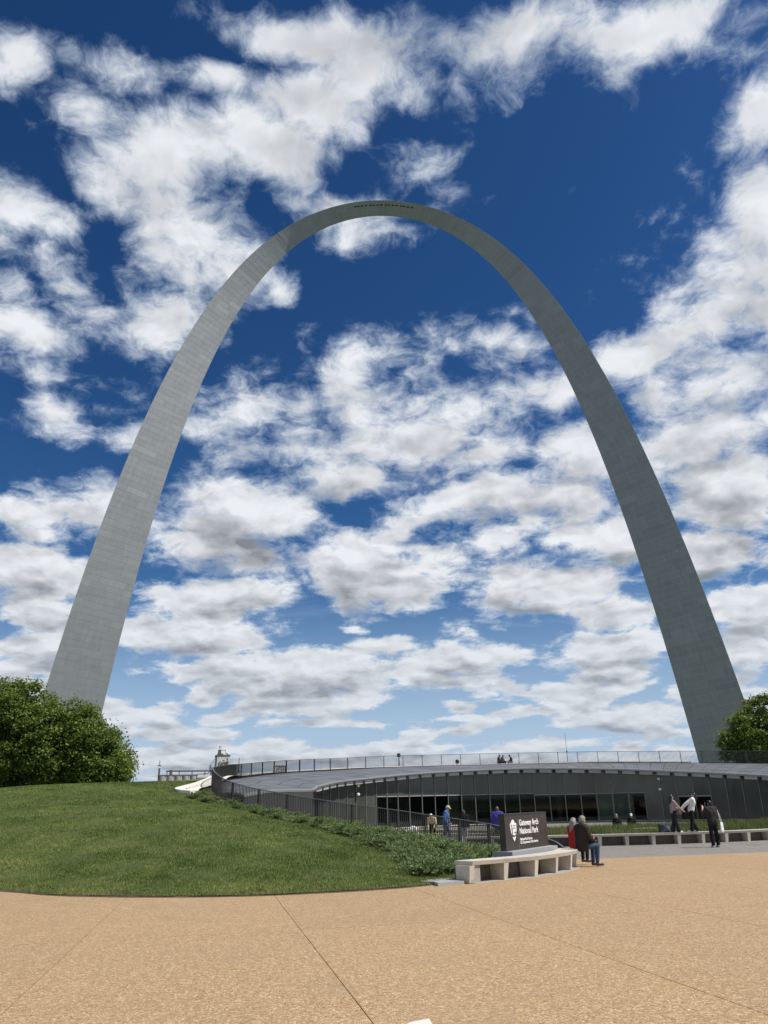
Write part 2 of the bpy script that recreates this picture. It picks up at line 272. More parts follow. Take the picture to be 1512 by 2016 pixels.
def aggregate(name, cols, mean, scale=70, wear=(0.3, 0.22, 0.13)):
    """exposed aggregate: small stones of several colours in a sandy binder"""
    m = bpy.data.materials.new(name); m.use_nodes = True; nt = m.node_tree; N = nt.nodes; L = nt.links; b = N['Principled BSDF']
    b.inputs['Roughness'].default_value = 0.75; b.inputs['Specular IOR Level'].default_value = 0.35
    g = N.new('ShaderNodeNewGeometry'); v = N.new('ShaderNodeTexVoronoi'); v.inputs['Scale'].default_value = scale; L.new(g.outputs['Position'], v.inputs['Vector'])
    s = N.new('ShaderNodeSeparateColor'); L.new(v.outputs['Color'], s.inputs[0])
    r = N.new('ShaderNodeValToRGB'); r.color_ramp.interpolation = 'CONSTANT'
    while len(r.color_ramp.elements) < len(cols): r.color_ramp.elements.new(0.5)
    for i, c in enumerate(cols): r.color_ramp.elements[i].position = c[0]; r.color_ramp.elements[i].color = (*c[1], 1)
    L.new(s.outputs[0], r.inputs[0])
    def mx(f, a, bb, mode='MIX'):
        n = N.new('ShaderNodeMix'); n.data_type = 'RGBA'; n.blend_type = mode
        for sk, val in ((n.inputs[0], f), (n.inputs[6], a), (n.inputs[7], bb)):
            if isinstance(val, bpy.types.NodeSocket): L.new(val, sk)
            else: sk.default_value = val
        return n.outputs[2]
    ed = N.new('ShaderNodeMapRange'); ed.inputs['From Min'].default_value = 0.35; ed.inputs['From Max'].default_value = 0.75; ed.inputs['To Max'].default_value = 0.8; L.new(v.outputs['Distance'], ed.inputs['Value'])
    c = mx(ed.outputs[0], r.outputs[0], (*mean, 1))
    v2 = N.new('ShaderNodeTexVoronoi'); v2.inputs['Scale'].default_value = scale*0.36; L.new(g.outputs['Position'], v2.inputs['Vector'])
    s2 = N.new('ShaderNodeSeparateColor'); L.new(v2.outputs['Color'], s2.inputs[0])
    r2 = N.new('ShaderNodeMapRange'); r2.inputs['To Min'].default_value = 0.82; r2.inputs['To Max'].default_value = 1.18; L.new(s2.outputs[1], r2.inputs['Value'])
    c = mx(0.8, c, r2.outputs[0], 'MULTIPLY')
    for sca, amt, lo, hi in ((0.35, 0.22, .45, .75), (1.1, 0.18, .45, .75), (5, 0.12, .45, .75), (6.5, 0.45, .69, .76), (0.8, 0.30, .60, .66)):
        n = N.new('ShaderNodeTexNoise'); n.inputs['Scale'].default_value = sca; n.inputs['Detail'].default_value = 6; L.new(g.outputs['Position'], n.inputs['Vector'])
        q = N.new('ShaderNodeMapRange'); q.inputs['From Min'].default_value = lo; q.inputs['From Max'].default_value = hi; q.inputs['To Max'].default_value = amt; L.new(n.outputs['Fac'], q.inputs['Value'])
        c = mx(q.outputs[0], c, (*wear, 1))
    oi = N.new('ShaderNodeObjectInfo'); rr = N.new('ShaderNodeMapRange'); rr.inputs['To Min'].default_value = 0.97; rr.inputs['To Max'].default_value = 1.03; L.new(oi.outputs['Random'], rr.inputs['Value'])
    c = mx(1.0, c, rr.outputs[0], 'MULTIPLY')
    L.new(c, b.inputs['Base Color'])
    bp = N.new('ShaderNodeBump'); bp.inputs['Strength'].default_value = 0.7; bp.inputs['Distance'].default_value = 0.006; bp.invert = True; L.new(v.outputs['Distance'], bp.inputs['Height']); L.new(bp.outputs[0], b.inputs['Normal'])
    return m
M_TAN = aggregate('tan exposed aggregate', [(0, (.18,.10,.045)), (.12, (.30,.19,.09)), (.4, (.40,.265,.135)), (.70, (.49,.345,.19)), (.89, (.68,.55,.38))], (.365,.24,.122), 70)
M_GREYAGG = aggregate('grey exposed aggregate', [(0, (.10,.09,.085)), (.2, (.21,.19,.17)), (.55, (.28,.25,.225)), (.85, (.40,.36,.32))], (.23,.21,.19), 55, (.13,.12,.11))
M_JOINT = mat('dark joint', (.16,.11,.07), 0.9)
M_SOIL = mat('bare soil', (.11,.075,.045), 0.95, noise=(3, 5, (.05,.035,.02), .8, (1,1,1)), bump=(20, .6, .03))
M_TURF = mat('lawn turf', (.09,.12,.03), 0.9, spec=.2, noise=[(1.2, 6, (.15,.125,.06), .6, (1,1,1)), (9, 4, (.028,.05,.012), .7, (1,1,1))], bump=(60, .8, .03))
M_FARGRASS = mat('park grass', (.06,.10,.03), 0.95, noise=(.2, 5, (.09,.10,.04), .6, (1,1,1)))
M_STEELSEAM = mat('stainless weld seam', (.45,.46,.47), 0.5, 0.9)
M_CONC = mat('pale cast stone', (.60,.56,.49), 0.8, noise=[(2.5, 6, (.40,.36,.30), .5, (1,1,1)), (14, 5, (.30,.27,.23), .3, (1,1,3))], bump=(45, .35, .01), vary=.06)
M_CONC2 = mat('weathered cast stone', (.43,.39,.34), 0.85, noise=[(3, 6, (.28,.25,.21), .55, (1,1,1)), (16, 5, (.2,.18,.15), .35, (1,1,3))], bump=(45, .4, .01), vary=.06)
M_PALE = mat('pale limestone kerb', (.72,.69,.62), 0.8, noise=(3, 5, (.55,.52,.46), .5, (1,1,1)), bump=(30, .3, .01))
M_RAIL = mat('dark bronze rail metal', (.038,.036,.034), 0.45, 0.3)
M_RAILTOP = mat('brushed handrail', (.17,.17,.17), 0.35, 0.8)
M_GRANITE = mat('blue grey granite plinth', (.36,.365,.365), 0.75, noise=(60, 3, (.24,.245,.25), .6, (1,1,1)), bump=(60, .2, .004))
M_SIGN = mat('brown sign panel', (.045,.037,.033), 0.42, spec=.4, noise=(6, 4, (.06,.05,.045), .5, (1,1,1)))
M_WHITE = mat('white lettering', (.78,.77,.73), 0.6)
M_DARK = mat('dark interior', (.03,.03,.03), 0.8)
# ---------------------------------------------------------------- ground
SLOPE = 0.0145
def plaza_z(y): return -SLOPE*min(max(y, -40), 37)
def sheet(name, x0, x1, y0, y1, nx, ny, zf, m, kind='structure'):
    v = [(x0+(x1-x0)*i/nx, y0+(y1-y0)*j/ny) for j in range(ny+1) for i in range(nx+1)]
    me = mesh(name, [(x, y, zf(x, y)) for x, y in v], [(j*(nx+1)+i, j*(nx+1)+i+1, (j+1)*(nx+1)+i+1, (j+1)*(nx+1)+i) for j in range(ny) for i in range(nx)], m, True)
    return tag(link(name, me), kind=kind)
b = MB(); R_ = 8800; b.v = [(0,0,-14)]+[(R_*math.cos(t), R_*math.sin(t), -14) for t in np.linspace(0, 2*math.pi, 64, endpoint=False)]; b.f = [(0, 1+i, 1+(i+1) % 64) for i in range(64)]
tag(b.build('ground', M_FARGRASS), kind='structure')
def dish(x, y):
    return plaza_z(y)-0.06
sheet('plaza', -40, 46, -40, 66, 8, 53, dish, M_JOINT)
plaza = bpy.data.objects['plaza']
# slabs of the plaza, one object each, in a grid turned 11 degrees
UA = math.radians(12.1); UX, UY = math.cos(UA), math.sin(UA)
def uv2xy(u, v): return (u*UX-v*UY, u*UY+v*UX)
VL = [-13.7, -7.1, -0.5, 6.05, 12.6, 19.15, 25.65]; GAP = 0.005
UL = [-1.713+3.03*k for k in range(-11, 15)]
def slab(u0, u1, v0, v1, m, dz=0.0):
    q = [uv2xy(u, v) for u, v in ((u0+GAP, v0+GAP), (u1-GAP, v0+GAP), (u1-GAP, v1-GAP), (u0+GAP, v1-GAP))]
    b = MB(); b.hexa([(x, y, plaza_z(y)-.05+dz) for x, y in q], [(x, y, plaza_z(y)+dz) for x, y in q])
    o = b.build('paving_slab', m, plaza); return o
for i in range(len(UL)-1):
    for j in range(len(VL)-1):
        slab(UL[i], UL[i+1], VL[j], VL[j+1], M_TAN)
for i in range(0, len(UL)-2, 2):
    slab(UL[i], UL[i+2], 25.65, 33.0, M_GREYAGG)
    slab(UL[i], UL[i+2], 33.0, 40.0, M_GREYAGG)
# entrance court paving behind the seat walls
sheet('entrance_court', -14, 34, 37.5, 66, 8, 10, lambda x, y: -0.515, M_GREYAGG)
# ---------------------------------------------------------------- lawn mound
def tps_fit(P, Z):
    P = np.array(P, float); n = len(P); d = np.linalg.norm(P[:, None]-P[None], axis=2); K = np.where(d > 0, d*d*np.log(d+1e-12), 0)+np.eye(n)*0.05
    A = np.zeros((n+3, n+3)); A[:n, :n] = K; A[:n, n] = 1; A[:n, n+1:] = P; A[n, :n] = 1; A[n+1:, :n] = P.T
    w = np.linalg.solve(A, np.concatenate([Z, np.zeros(3)])); return P, w
def tps(model, X, Y):
    P, w = model; d = np.hypot(X[..., None]-P[:, 0], Y[..., None]-P[:, 1]); K = np.where(d > 0, d*d*np.log(d+1e-12), 0)
    return K @ w[:len(P)]+w[len(P)]+w[len(P)+1]*X+w[len(P)+2]*Y
LAWN_EDGE = [(-40, 34), (-26, 29), (-18, 25.0), (-12.5, 22.2), (-9.47, 20.56), (-7.66, 19.13), (-6.29, 18.47), (-5.08, 18.07), (-3.64, 17.83), (-2.48, 17.86), (-.81, 18.32), (.52, 19.05), (1.35, 19.9)]
RAIL_TOP = [(5.13,25,.09),(4.98,26.8,.28),(3.75,29.5,.62),(2.84,31.2,.77),(1.77,32.5,.93),(.2,33.8,1.17),(-.98,34.5,1.33),(-3.37,36,1.69),(-5.83,37.8,2.12),(-6.83,38.5,2.33),(-7.93,39.5,2.65),(-8.78,41,3.02),(-9.61,44,3.42),
 (-10.2,47,3.57),(-10.9,52,3.85),(-11.21,57,4.15),(-11.01,60,4.31),(-9.78,64,4.61),(-7.84,68,4.9),(-5.25,71,5.08),(-2.14,73,5.25),(.57,74,5.33),(7.16,75,5.38),(15.63,75,5.35),(19.26,74.5,5.29),(24.78,72,5.05),(31.22,67,4.64),(36,60.5,4.1),(38.5,54,3.6)]
RAIL_H = 1.07
ctl = [(x, y, plaza_z(y)+.03) for x, y in LAWN_EDGE]
ctl += [(x, y, z-RAIL_H) for x, y, z in RAIL_TOP[2:15]]+[(5.0, 26.0, -.3), (4.6, 23.5, -.3), (2.6, 21.0, -.26)]
ctl += [(-9.62,39,1.88),(-7.08,36,1.4),(-5.06,33,1.02),(-3.23,31,.74),(-1.22,28,.38),(.11,25,.06),(.69,20.5,-.2)]
ctl += [(-21.97,46,2.64),(-19.13,46,2.76),(-16.28,46,2.80),(-13.99,46,2.80),(-11.99,46,2.78),(-30,47,2.2),(-40,48,1.8)]
ctl += [(-30,56,1.7),(-22,56,2.0),(-16,58,2.3),(-40,62,1.4),(-28,75,1.6),(-14,72,2.7),(-45,80,1.2)]
_P = [(c[0], c[1]) for c in ctl]; LAWN = tps_fit(_P, np.array([c[2] for c in ctl]))
def in_poly(X, Y, poly):
    r = np.zeros(X.shape, bool); n = len(poly)
    for i in range(n):
        x0, y0 = poly[i]; x1, y1 = poly[(i+1) % n]
        c = ((y0 > Y) != (y1 > Y)) & (X < (x1-x0)*(Y-y0)/(y1-y0+1e-12)+x0); r ^= c
    return r
edge = resample(LAWN_EDGE, step=.35); railxy = resample([(x, y) for x, y, z in RAIL_TOP[:16]], step=.35)
LAWN_POLY = [tuple(p) for p in edge]+[(3.2, 21.6), (4.7, 24.0)]+[tuple(p) for p in railxy]+[(-11.3, 80), (-45, 80)]
def build_lawn():
    s = .5; xs = np.arange(-45, 6, s); ys = np.arange(17, 80, s); bm = bmesh.new()
    # boundary ring first, then a grid inside: triangulated through a constrained fill
    from mathutils.geometry import delaunay_2d_cdt
    n = len(LAWN_POLY); pts = [Vector(p) for p in LAWN_POLY]; edges = [(i, (i+1) % n) for i in range(n)]
    X, Y = np.meshgrid(xs, ys); X = X+.08*np.sin(Y*7); k = in_poly(X, Y, LAWN_POLY)
    pts += [Vector((x, y)) for x, y in zip(X[k], Y[k])]
    v, e, f, *_ = delaunay_2d_cdt(pts, edges, [list(range(n))], 1, 1e-4)
    V = np.array([(p.x, p.y) for p in v]); Z = tps(LAWN, V[:, 0], V[:, 1])
    pz = np.array([plaza_z(y) for y in V[:, 1]])
    Z = np.maximum(Z, np.where(V[:, 1] < 36, pz+.02, -9))+.02*np.sin(V[:, 0]*2.1+V[:, 1])*np.cos(V[:, 1]*1.7)*(V[:, 1] > 19.5)
    me = mesh('lawn', np.column_stack([V, Z]), f, M_TURF, True); return tag(link('lawn', me), kind='structure')
build_lawn()
def lawn_z(x, y): return float(tps(LAWN, np.array(x, float), np.array(y, float)))
# park ground outside the terrace, up to the feet of the arch and on to the river
def park_z(x, y): 
    z = 3.4
    return z if y < 330 else z-(y-330)*.05
outer = resample([(x, y, z-RAIL_H) for x, y, z in RAIL_TOP[15:]], n=40)
b = MB(); V = []
for p in outer:
    c = np.array([14, 50.0]); d = p[:2]-c; d /= np.linalg.norm(d)
    row = [p]+[np.array([*(p[:2]+d*r), p[2]+(3.45-p[2])*min(1, r/40)]) for r in (3, 15, 45, 120, 300)]
    V.append(row)
b.v = [tuple(q) for r in V for q in r]; b.f = [(i*6+j, i*6+j+1, (i+1)*6+j+1, (i+1)*6+j) for i in range(len(V)-1) for j in range(5)]
tag(b.build('park_ground', M_FARGRASS, smooth=True), kind='structure')
# a strip of bare soil where the turf has worn off along the paving
b = MB(); e2 = resample(LAWN_EDGE[3:], step=.3)
for i, (x, y) in enumerate(e2):
    w0 = .05+.10*abs(math.sin(i*.7))+.12*random.random()*(i > len(e2)*.55); b.v += [(x, y-.05, plaza_z(y)+.004), (x-.02, y+w0, plaza_z(y)+.055)]
b.f = [(2*i, 2*i+2, 2*i+3, 2*i+1) for i in range(len(e2)-1)]
tag(b.build('soil', M_SOIL), kind='structure')
# ---------------------------------------------------------------- the arch
def steel():
    m = bpy.data.materials.new('weathered stainless steel'); m.use_nodes = True; nt = m.node_tree; N = nt.nodes; L = nt.links; b = N['Principled BSDF']
    b.inputs['Metallic'].default_value = 0.92
    a = N.new('ShaderNodeAttribute'); a.attribute_name = 'tone'
    uv = N.new('ShaderNodeUVMap'); mp = N.new('ShaderNodeMapping'); mp.inputs['Scale'].default_value = (1.1, 0.16, 1); L.new(uv.outputs[0], mp.inputs[0])
    n = N.new('ShaderNodeTexNoise'); n.inputs['Scale'].default_value = 1.0; n.inputs['Detail'].default_value = 7; n.inputs['Roughness'].default_value = .68; L.new(mp.outputs[0], n.inputs['Vector'])
    r = N.new('ShaderNodeMapRange'); r.inputs['From Min'].default_value = .3; r.inputs['From Max'].default_value = .72; r.inputs['To Min'].default_value = .90; r.inputs['To Max'].default_value = 1.08; L.new(n.outputs['Fac'], r.inputs['Value'])
    mu = N.new('ShaderNodeMath'); mu.operation = 'MULTIPLY'; L.new(a.outputs['Fac'], mu.inputs[0]); L.new(r.outputs[0], mu.inputs[1])
    c = N.new('ShaderNodeMix'); c.data_type = 'RGBA'; c.blend_type = 'MULTIPLY'; c.inputs[0].default_value = 1; c.inputs[6].default_value = (*STEEL, 1); L.new(mu.outputs[0], c.inputs[7]); L.new(c.outputs[2], b.inputs['Base Color'])
    n3 = N.new('ShaderNodeTexNoise'); n3.inputs['Scale'].default_value = .35; n3.inputs['Detail'].default_value = 3; L.new(uv.outputs[0], n3.inputs['Vector'])
    r3 = N.new('ShaderNodeMapRange'); r3.inputs['To Min'].default_value = .54; r3.inputs['To Max'].default_value = .66; L.new(n3.outputs['Fac'], r3.inputs['Value']); L.new(r3.outputs[0], b.inputs['Roughness'])
    return m
STEEL = (.345, .355, .362)
M_STEEL = steel()
M_AWIN = mat('observation window glass', (.006,.006,.007), 0.5, spec=.1)
def build_arch():
    ft = .3048; n = 1600; xs = np.linspace(-299.2239, 299.2239, n); y = 693.8597-68.7672*np.cosh(.0100333*xs); dy = -68.7672*.0100333*np.sinh(.0100333*xs)
    t = np.stack([np.ones(n), dy], 1); t /= np.linalg.norm(t, axis=1)[:, None]; nr = np.stack([-t[:, 1], t[:, 0]], 1)
    Q = 125.1406+(1262.6651-125.1406)/625.0925*(625.0925-y); s = np.sqrt(4*Q/3**.5); h = s*3**.5/2; C = np.stack([xs, y], 1)
    o = C+nr*(h/3)[:, None]; i_ = C-nr*(2*h/3)[:, None]
    Fr = np.stack([o[:, 0], -s/2, o[:, 1]], 1)*ft; Bk = np.stack([o[:, 0], s/2, o[:, 1]], 1)*ft; In = np.stack([i_[:, 0], 0*s, i_[:, 1]], 1)*ft
    arc = np.concatenate([[0], np.cumsum(np.linalg.norm(np.diff(C, axis=0), axis=1))])*ft; TL = arc[-1]
    def P(edge, a): return np.array([np.interp(a, arc, edge[:, k]) for k in range(3)])
    root = empty('steel_arch', (2.24, 215.3, 3.57), .0507)
    tag(root, 'towering stainless steel arch spanning the sky', 'arch')
    # inner core: three faces, a little inside the skin
    k = np.linspace(0, TL, 260); v = []; f = []
    for a in k:
        p = [P(Fr, a), P(In, a), P(Bk, a)]; c = (p[0]+p[1]+p[2])/3
        v += [c+(q-c)*(1-.03/np.linalg.norm(q-c)) for q in p]
    for i in range(len(k)-1):
        for j in range(3): f.append((3*i+j, 3*i+(j+1) % 3, 3*i+3+(j+1) % 3, 3*i+3+j))
    me = mesh('core', v, f, M_STEELSEAM); link('core', me, root)
    # skin plates
    rows = []; a = 0.0; course = 1.83
    nrow = int(TL/course); course = TL/nrow
    front = []; rest = []
    cen = np.array([0, -215.0, 0])
    for r in range(nrow):
        a0, a1 = r*course, (r+1)*course; am = (a0+a1)/2
        for face, (E0, E1) in enumerate(((Fr, In), (In, Bk), (Bk, Fr))):
            w = np.linalg.norm(P(E0, am)-P(E1, am)); nc = max(1, int(round(w/5.5))) if face == 0 else max(1, int(round(w/8)))
            ph = (.5 if (r//2) % 2 else .18)/nc if nc > 1 else 0
            cuts = [0]+[min(1, max(0, (c+.0)/nc+(ph if nc > 1 else 0))) for c in range(0 if ph > 0.2/nc and nc > 1 else 1, nc)]+[1]
            cuts = sorted(set(round(q, 4) for q in cuts))
            for c in range(len(cuts)-1):
                if cuts[c+1]-cuts[c] < .05: continue
                (front if face == 0 else rest).append((face, E0, E1, a0, a1, cuts[c], cuts[c+1], r))
    def plate(q, th=.02, gap=.028):
        face, E0, E1, a0, a1, u0, u1, r = q
        c = []
        for (a, u, sa, su) in ((a0, u0, 1, 1), (a1, u0, -1, 1), (a1, u1, -1, -1), (a0, u1, 1, -1)):
            A, B = P(E0, a+sa*gap), P(E1, a+sa*gap); L = np.linalg.norm(B-A); uu = u+su*gap/L; c.append((A+(B-A)*uu, uu*L, a))
        p = [np.array(x[0]) for x in c]; nn = np.cross(p[1]-p[0], p[3]-p[0]); nn /= np.linalg.norm(nn)
        mid = (p[0]+p[2])/2; ctr = (P(Fr, (a0+a1)/2)+P(In, (a0+a1)/2)+P(Bk, (a0+a1)/2))/3
        if np.dot(nn, mid-ctr) < 0: nn = -nn
        wob = rng.normal(0, .006, 4)
        top = [q_+nn*(.004+w_) for q_, w_ in zip(p, wob)]; bot = [q_-nn*th for q_ in p]
        return bot, top, [(x[1]+face*20, x[2]) for x in c]
    quad = [(0,1,2,3),(4,5,6,7),(0,1,5,4),(1,2,6,5),(2,3,7,6),(3,0,4,7)]
    def make(plates, name, kind=None):
        v = []; f = []; uvs = []; tones = []
        for q in plates:
            bot, top, uv = plate(q); b0 = len(v); v += bot+top; f += [tuple(b0+i for i in g) for g in quad]
            t = 1.0+rng.normal(0, .028)+(.09 if rng.rand() < .04 else 0); 
            for g in quad: uvs += [uv[i % 4] for i in g]; tones += [t]
        me = mesh(name, v, f, M_STEEL); ul = me.uv_layers.new(name='UVMap'); ul.data.foreach_set('uv', np.array(uvs, np.float32).ravel())
        at = me.attributes.new('tone', 'FLOAT', 'FACE'); at.data.foreach_set('value', np.array(tones, np.float32))
        o = link(name, me, root)
        if kind: o['kind'] = kind
        return o
    def size(q):
        m = (P(q[1], q[3])+P(q[2], q[3]))/2; return np.linalg.norm(P(q[1], q[3])-P(q[2], q[3]))*(q[6]-q[5])/np.linalg.norm(m-cen)
    front.sort(key=size, reverse=True)
    for q in front[:300]: make([q], 'skin_plate')
    make(front[300:], 'upper_skin', 'stuff'); make(rest, 'rear_skin', 'stuff')
    # sixteen slit windows under the crown
    for i in range(16):
        am = TL/2+(i-7.5)*1.32+(.25 if i % 4 == 0 else 0); A, B = P(Fr, am), P(In, am); d = (B-A)/np.linalg.norm(B-A); tt = P(Fr, am+.5)-P(Fr, am-.5); tt /= np.linalg.norm(tt)
        nn = np.cross(tt, d); nn = nn if nn[1] < 0 else -nn; c = A+d*1.55
        b = MB(); 
        for zz in (-.01, .05): b.v += [tuple(c+tt*sx*.40+d*sy*.17+nn*zz) for sx, sy in ((-1,-1),(1,-1),(1,1),(-1,1))]
        b.f = quad; b.build('window', M_AWIN, root)
build_arch()
# ---------------------------------------------------------------- visitor centre
M_ROOF = mat('zinc roof panel', (.17,.178,.185), .45, .45, noise=[(.6, 5, (.12,.125,.13), .6, (1,1,1)), (8, 4, (.22,.225,.23), .4, (1,1,1))], vary=.16)
M_ROOFEDGE = mat('pale metal roof edge', (.34,.34,.335), .5, .4)
M_FASCIA = mat('grey metal eave box', (.38,.38,.37), .55, .2, vary=.12)
M_MULL = mat('grey aluminium mullion', (.17,.165,.15), .45, .4)
M_FRIT = mat('grey green fritted glass', (.072,.078,.066), .14, spec=.6, noise=(1.2, 6, (.04,.045,.038), .7, (1,1,.3)), vary=.2)
M_WALLDK = mat('dark concrete retaining wall', (.13,.12,.11), .85, noise=(2, 5, (.08,.075,.07), .6, (1,1,1)))
def glass(name, tint, refl):
    m = bpy.data.materials.new(name); m.use_nodes = True; nt = m.node_tree; N = nt.nodes; L = nt.links; N.remove(N['Principled BSDF'])
    t = N.new('ShaderNodeBsdfTransparent'); t.inputs[0].default_value = (*tint, 1); g = N.new('ShaderNodeBsdfGlossy'); g.inputs['Roughness'].default_value = .03; g.inputs[0].default_value = (.8,.85,.83,1)
    f = N.new('ShaderNodeFresnel'); f.inputs[0].default_value = 1.5; mu = N.new('ShaderNodeMath'); mu.operation = 'MULTIPLY_ADD'; L.new(f.outputs[0], mu.inputs[0]); mu.inputs[1].default_value = refl; mu.inputs[2].default_value = 0.0
    ms = N.new('ShaderNodeMixShader'); L.new(mu.outputs[0], ms.inputs[0]); L.new(t.outputs[0], ms.inputs[1]); L.new(g.outputs[0], ms.inputs[2]); L.new(ms.outputs[0], N['Material Output'].inputs[0])
    return m
M_GLASS = glass('clear dark glazing', (.55,.60,.57), .6)
INNER = [(-7.4,41.5,1.95),(-6.24,44,2.17),(-4.58,48,2.21),(-4.44,50,2.42),(-3.28,54,2.77),(-1.6,57.5,3.0),(.42,60.3,3.24),(2.46,62.3,3.41),(6.08,64.5,3.59),(9.45,65.5,3.68),(12.36,65.8,3.66),(17.34,65.5,3.48),(21.19,64.3,3.21),(24.06,62.5,2.95),(27.15,59,2.56),(28.8,55.5,2.25),(29.6,51,1.95)]
COURT = np.array([12.0, 46.0])
def offset(p, d):
    v = p[:2]-COURT; v /= np.linalg.norm(v); q = np.array(p, float); q[:2] += v*d; return q
def build_centre():
    root = empty('visitor_centre', (12, 60, -.515)); tag(root, 'low curved glass fronted visitor building with sloping metal roof', 'building')
    inv = Matrix.Translation((-12, -60, .515))
    def add(mb, name, m, parent=None, smooth=False):
        mb.v = [tuple(inv @ Vector(p)) for p in mb.v]; return mb.build(name, m, parent or root, smooth)
    NB = 66
    I = resample(INNER, n=NB+1); O = resample([(x, y, z-RAIL_H+.02) for x, y, z in RAIL_TOP[11:]], n=NB+1)
    # the far roof edge keeps to the terrace rail; rows of panels between the edges
    rows = [0, .16, .36, .58, .8, 1.0]
    def rp(i, t, dz=0): p = I[i]+(O[i]-I[i])*t; p = p.copy(); p[2] += dz+.12*math.sin(math.pi*t); return p
    b = MB()
    for i in range(NB+1): b.v += [tuple(rp(i, 0, -.09)), tuple(rp(i, 1, -.2)), tuple(rp(i, 1, -.05)), tuple(rp(i, .5, -.06)), tuple(rp(i, 0, -.03))]
    for i in range(NB):
        for k in range(5): k2 = (k+1) % 5; b.f.append((5*i+k, 5*i+k2, 5*i+5+k2, 5*i+5+k))
    roof = add(b, 'roof', M_ROOFEDGE)
    for i in range(NB):
        for r in range(len(rows)-1):
            b = MB(); g = .02
            def q(a, t, dz): 
                i0 = min(int(a), NB-1); f = a-i0; return rp(i0, t, dz)*(1-f)+rp(i0+1, t, dz)*f
            cs = [(i+g, rows[r]+.006), (i+1-g, rows[r]+.006), (i+1-g, rows[r+1]-.006), (i+g, rows[r+1]-.006)]
            dz = random.uniform(0, .012)
            b.hexa([q(a, t, -.02) for a, t in cs], [q(a, t, .03+dz) for a, t in cs]); add(b, 'roof_panel', M_ROOF, roof)
    # lit edge trim along the eave
    b = MB(); b.v = []
    for i in range(NB+1): b.v += [tuple(rp(i, -.004, -.03)), tuple(rp(i, -.004, .045)), tuple(rp(i, .012, .045)), tuple(rp(i, .012, -.03))]
    for i in range(NB):
        for k in range(4): k2 = (k+1) % 4; b.f.append((4*i+k, 4*i+k2, 4*i+4+k2, 4*i+4+k))
    add(b, 'eave_trim', M_ROOFEDGE, roof)
    # glass wall below, one mullion and an upper and a lower pane for every bay
    W = resample([tuple(offset(np.array(p), .75)) for p in INNER[2:]], step=1.24); n = len(W)
    zb = -.515
    for i in range(n):
        p = W[i]; d = np.array([*(p[:2]-COURT), 0]); d /= np.linalg.norm(d); t = np.array([-d[1], d[0], 0]); top = p[2]-.10
        b = MB(); c = np.array([p[0], p[1], 0])
        b.hexa([c+t*sx*.033+d*sy*.07+np.array([0,0,zb]) for sx, sy in ((-1,-1),(1,-1),(1,1),(-1,1))], [c+t*sx*.033+d*sy*.07+np.array([0,0,top]) for sx, sy in ((-1,-1),(1,-1),(1,1),(-1,1))]); add(b, 'mullion', M_MULL)
    def pane(i, z0, z1, m, name):
        p, q = W[i], W[i+1]; d = np.array([*((p[:2]+q[:2])/2-COURT), 0]); d /= np.linalg.norm(d); t = np.array([*(q[:2]-p[:2]), 0]); L = np.linalg.norm(t); t /= L
        a, e = np.array([p[0], p[1], 0])+t*.045, np.array([q[0], q[1], 0])-t*.045
        za = lambda z, k: (W[k][2]-.14 if z is None else z)
        b = MB(); b.hexa([a-d*.02+[0,0,z0], e-d*.02+[0,0,z0], e+d*.02+[0,0,z0], a+d*.02+[0,0,z0]], [a-d*.02+[0,0,za(z1,i)], e-d*.02+[0,0,za(z1,i+1)], e+d*.02+[0,0,za(z1,i+1)], a+d*.02+[0,0,za(z1,i)]])
        return add(b, name, m)
    doors = []
    for i in range(n-1):
        x = (W[i][0]+W[i+1][0])/2; y = (W[i][1]+W[i+1][1])/2
        clear = -1.0 < x < 19.6 and y > 56
        tr = 1.75 if x < 12 else 1.62
        # transom rail
        if clear:
            pane(i, zb+.12, tr, M_GLASS, 'lower_pane'); pane(i, tr+.06, None, M_FRIT, 'upper_pane')
            p, q = W[i], W[i+1]; b = MB(); b.tube([(p[0], p[1], tr+.03), (q[0], q[1], tr+.03)], .035, 4); add(b, 'transom', M_FASCIA)
        else:
            if 22.2 < x < 24.6 and y > 60:
                pn = pane(i, zb+.05, 1.25, M_GLASS, 'door'); doors.append(i); pane(i, 1.33, None, M_FRIT, 'upper_pane')
                p, q = W[i], W[i+1]; b = MB(); b.tube([(p[0], p[1]-.05, 1.29), (q[0], q[1]-.05, 1.29)], .05, 4); add(b, 'door_head', M_FASCIA)
                m_ = (p+q)/2; b = MB(); b.tube([(m_[0], m_[1]-.10, .2), (m_[0], m_[1]-.10, .85)], .02, 6); add(b, 'door_handle', M_STEELSEAM, pn)
            else: pane(i, zb+.12, None, M_FRIT, 'tall_pane')
        p, q = W[i], W[i+1]; b = MB(); b.tube([(p[0], p[1], zb+.09), (q[0], q[1], zb+.09)], .06, 4); add(b, 'sill', M_FASCIA)
    # eave boxes
    E = resample([tuple(offset(np.array(p), .12)) for p in INNER[3:]], step=1.30)
    for i in range(len(E)-1):
        p, q = E[i], E[i+1]; d = np.array([*((p[:2]+q[:2])/2-COURT), 0]); d /= np.linalg.norm(d)
        a = p+(q-p)*.06; c = p+(q-p)*.80
        b = MB(); h = .22; tilt = d*.10
        b.hexa([a+[0,0,-.10-h], c+[0,0,-.10-h], c+d*.5+[0,0,-.10-h], a+d*.5+[0,0,-.10-h]], [a+tilt*.0+[0,0,-.10], c+[0,0,-.10], c+d*.5+[0,0,-.10], a+d*.5+[0,0,-.10]]); add(b, 'eave_box', M_FASCIA)
    # rooms behind the glass
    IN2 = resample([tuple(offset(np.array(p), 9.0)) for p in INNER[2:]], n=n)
    b = MB()
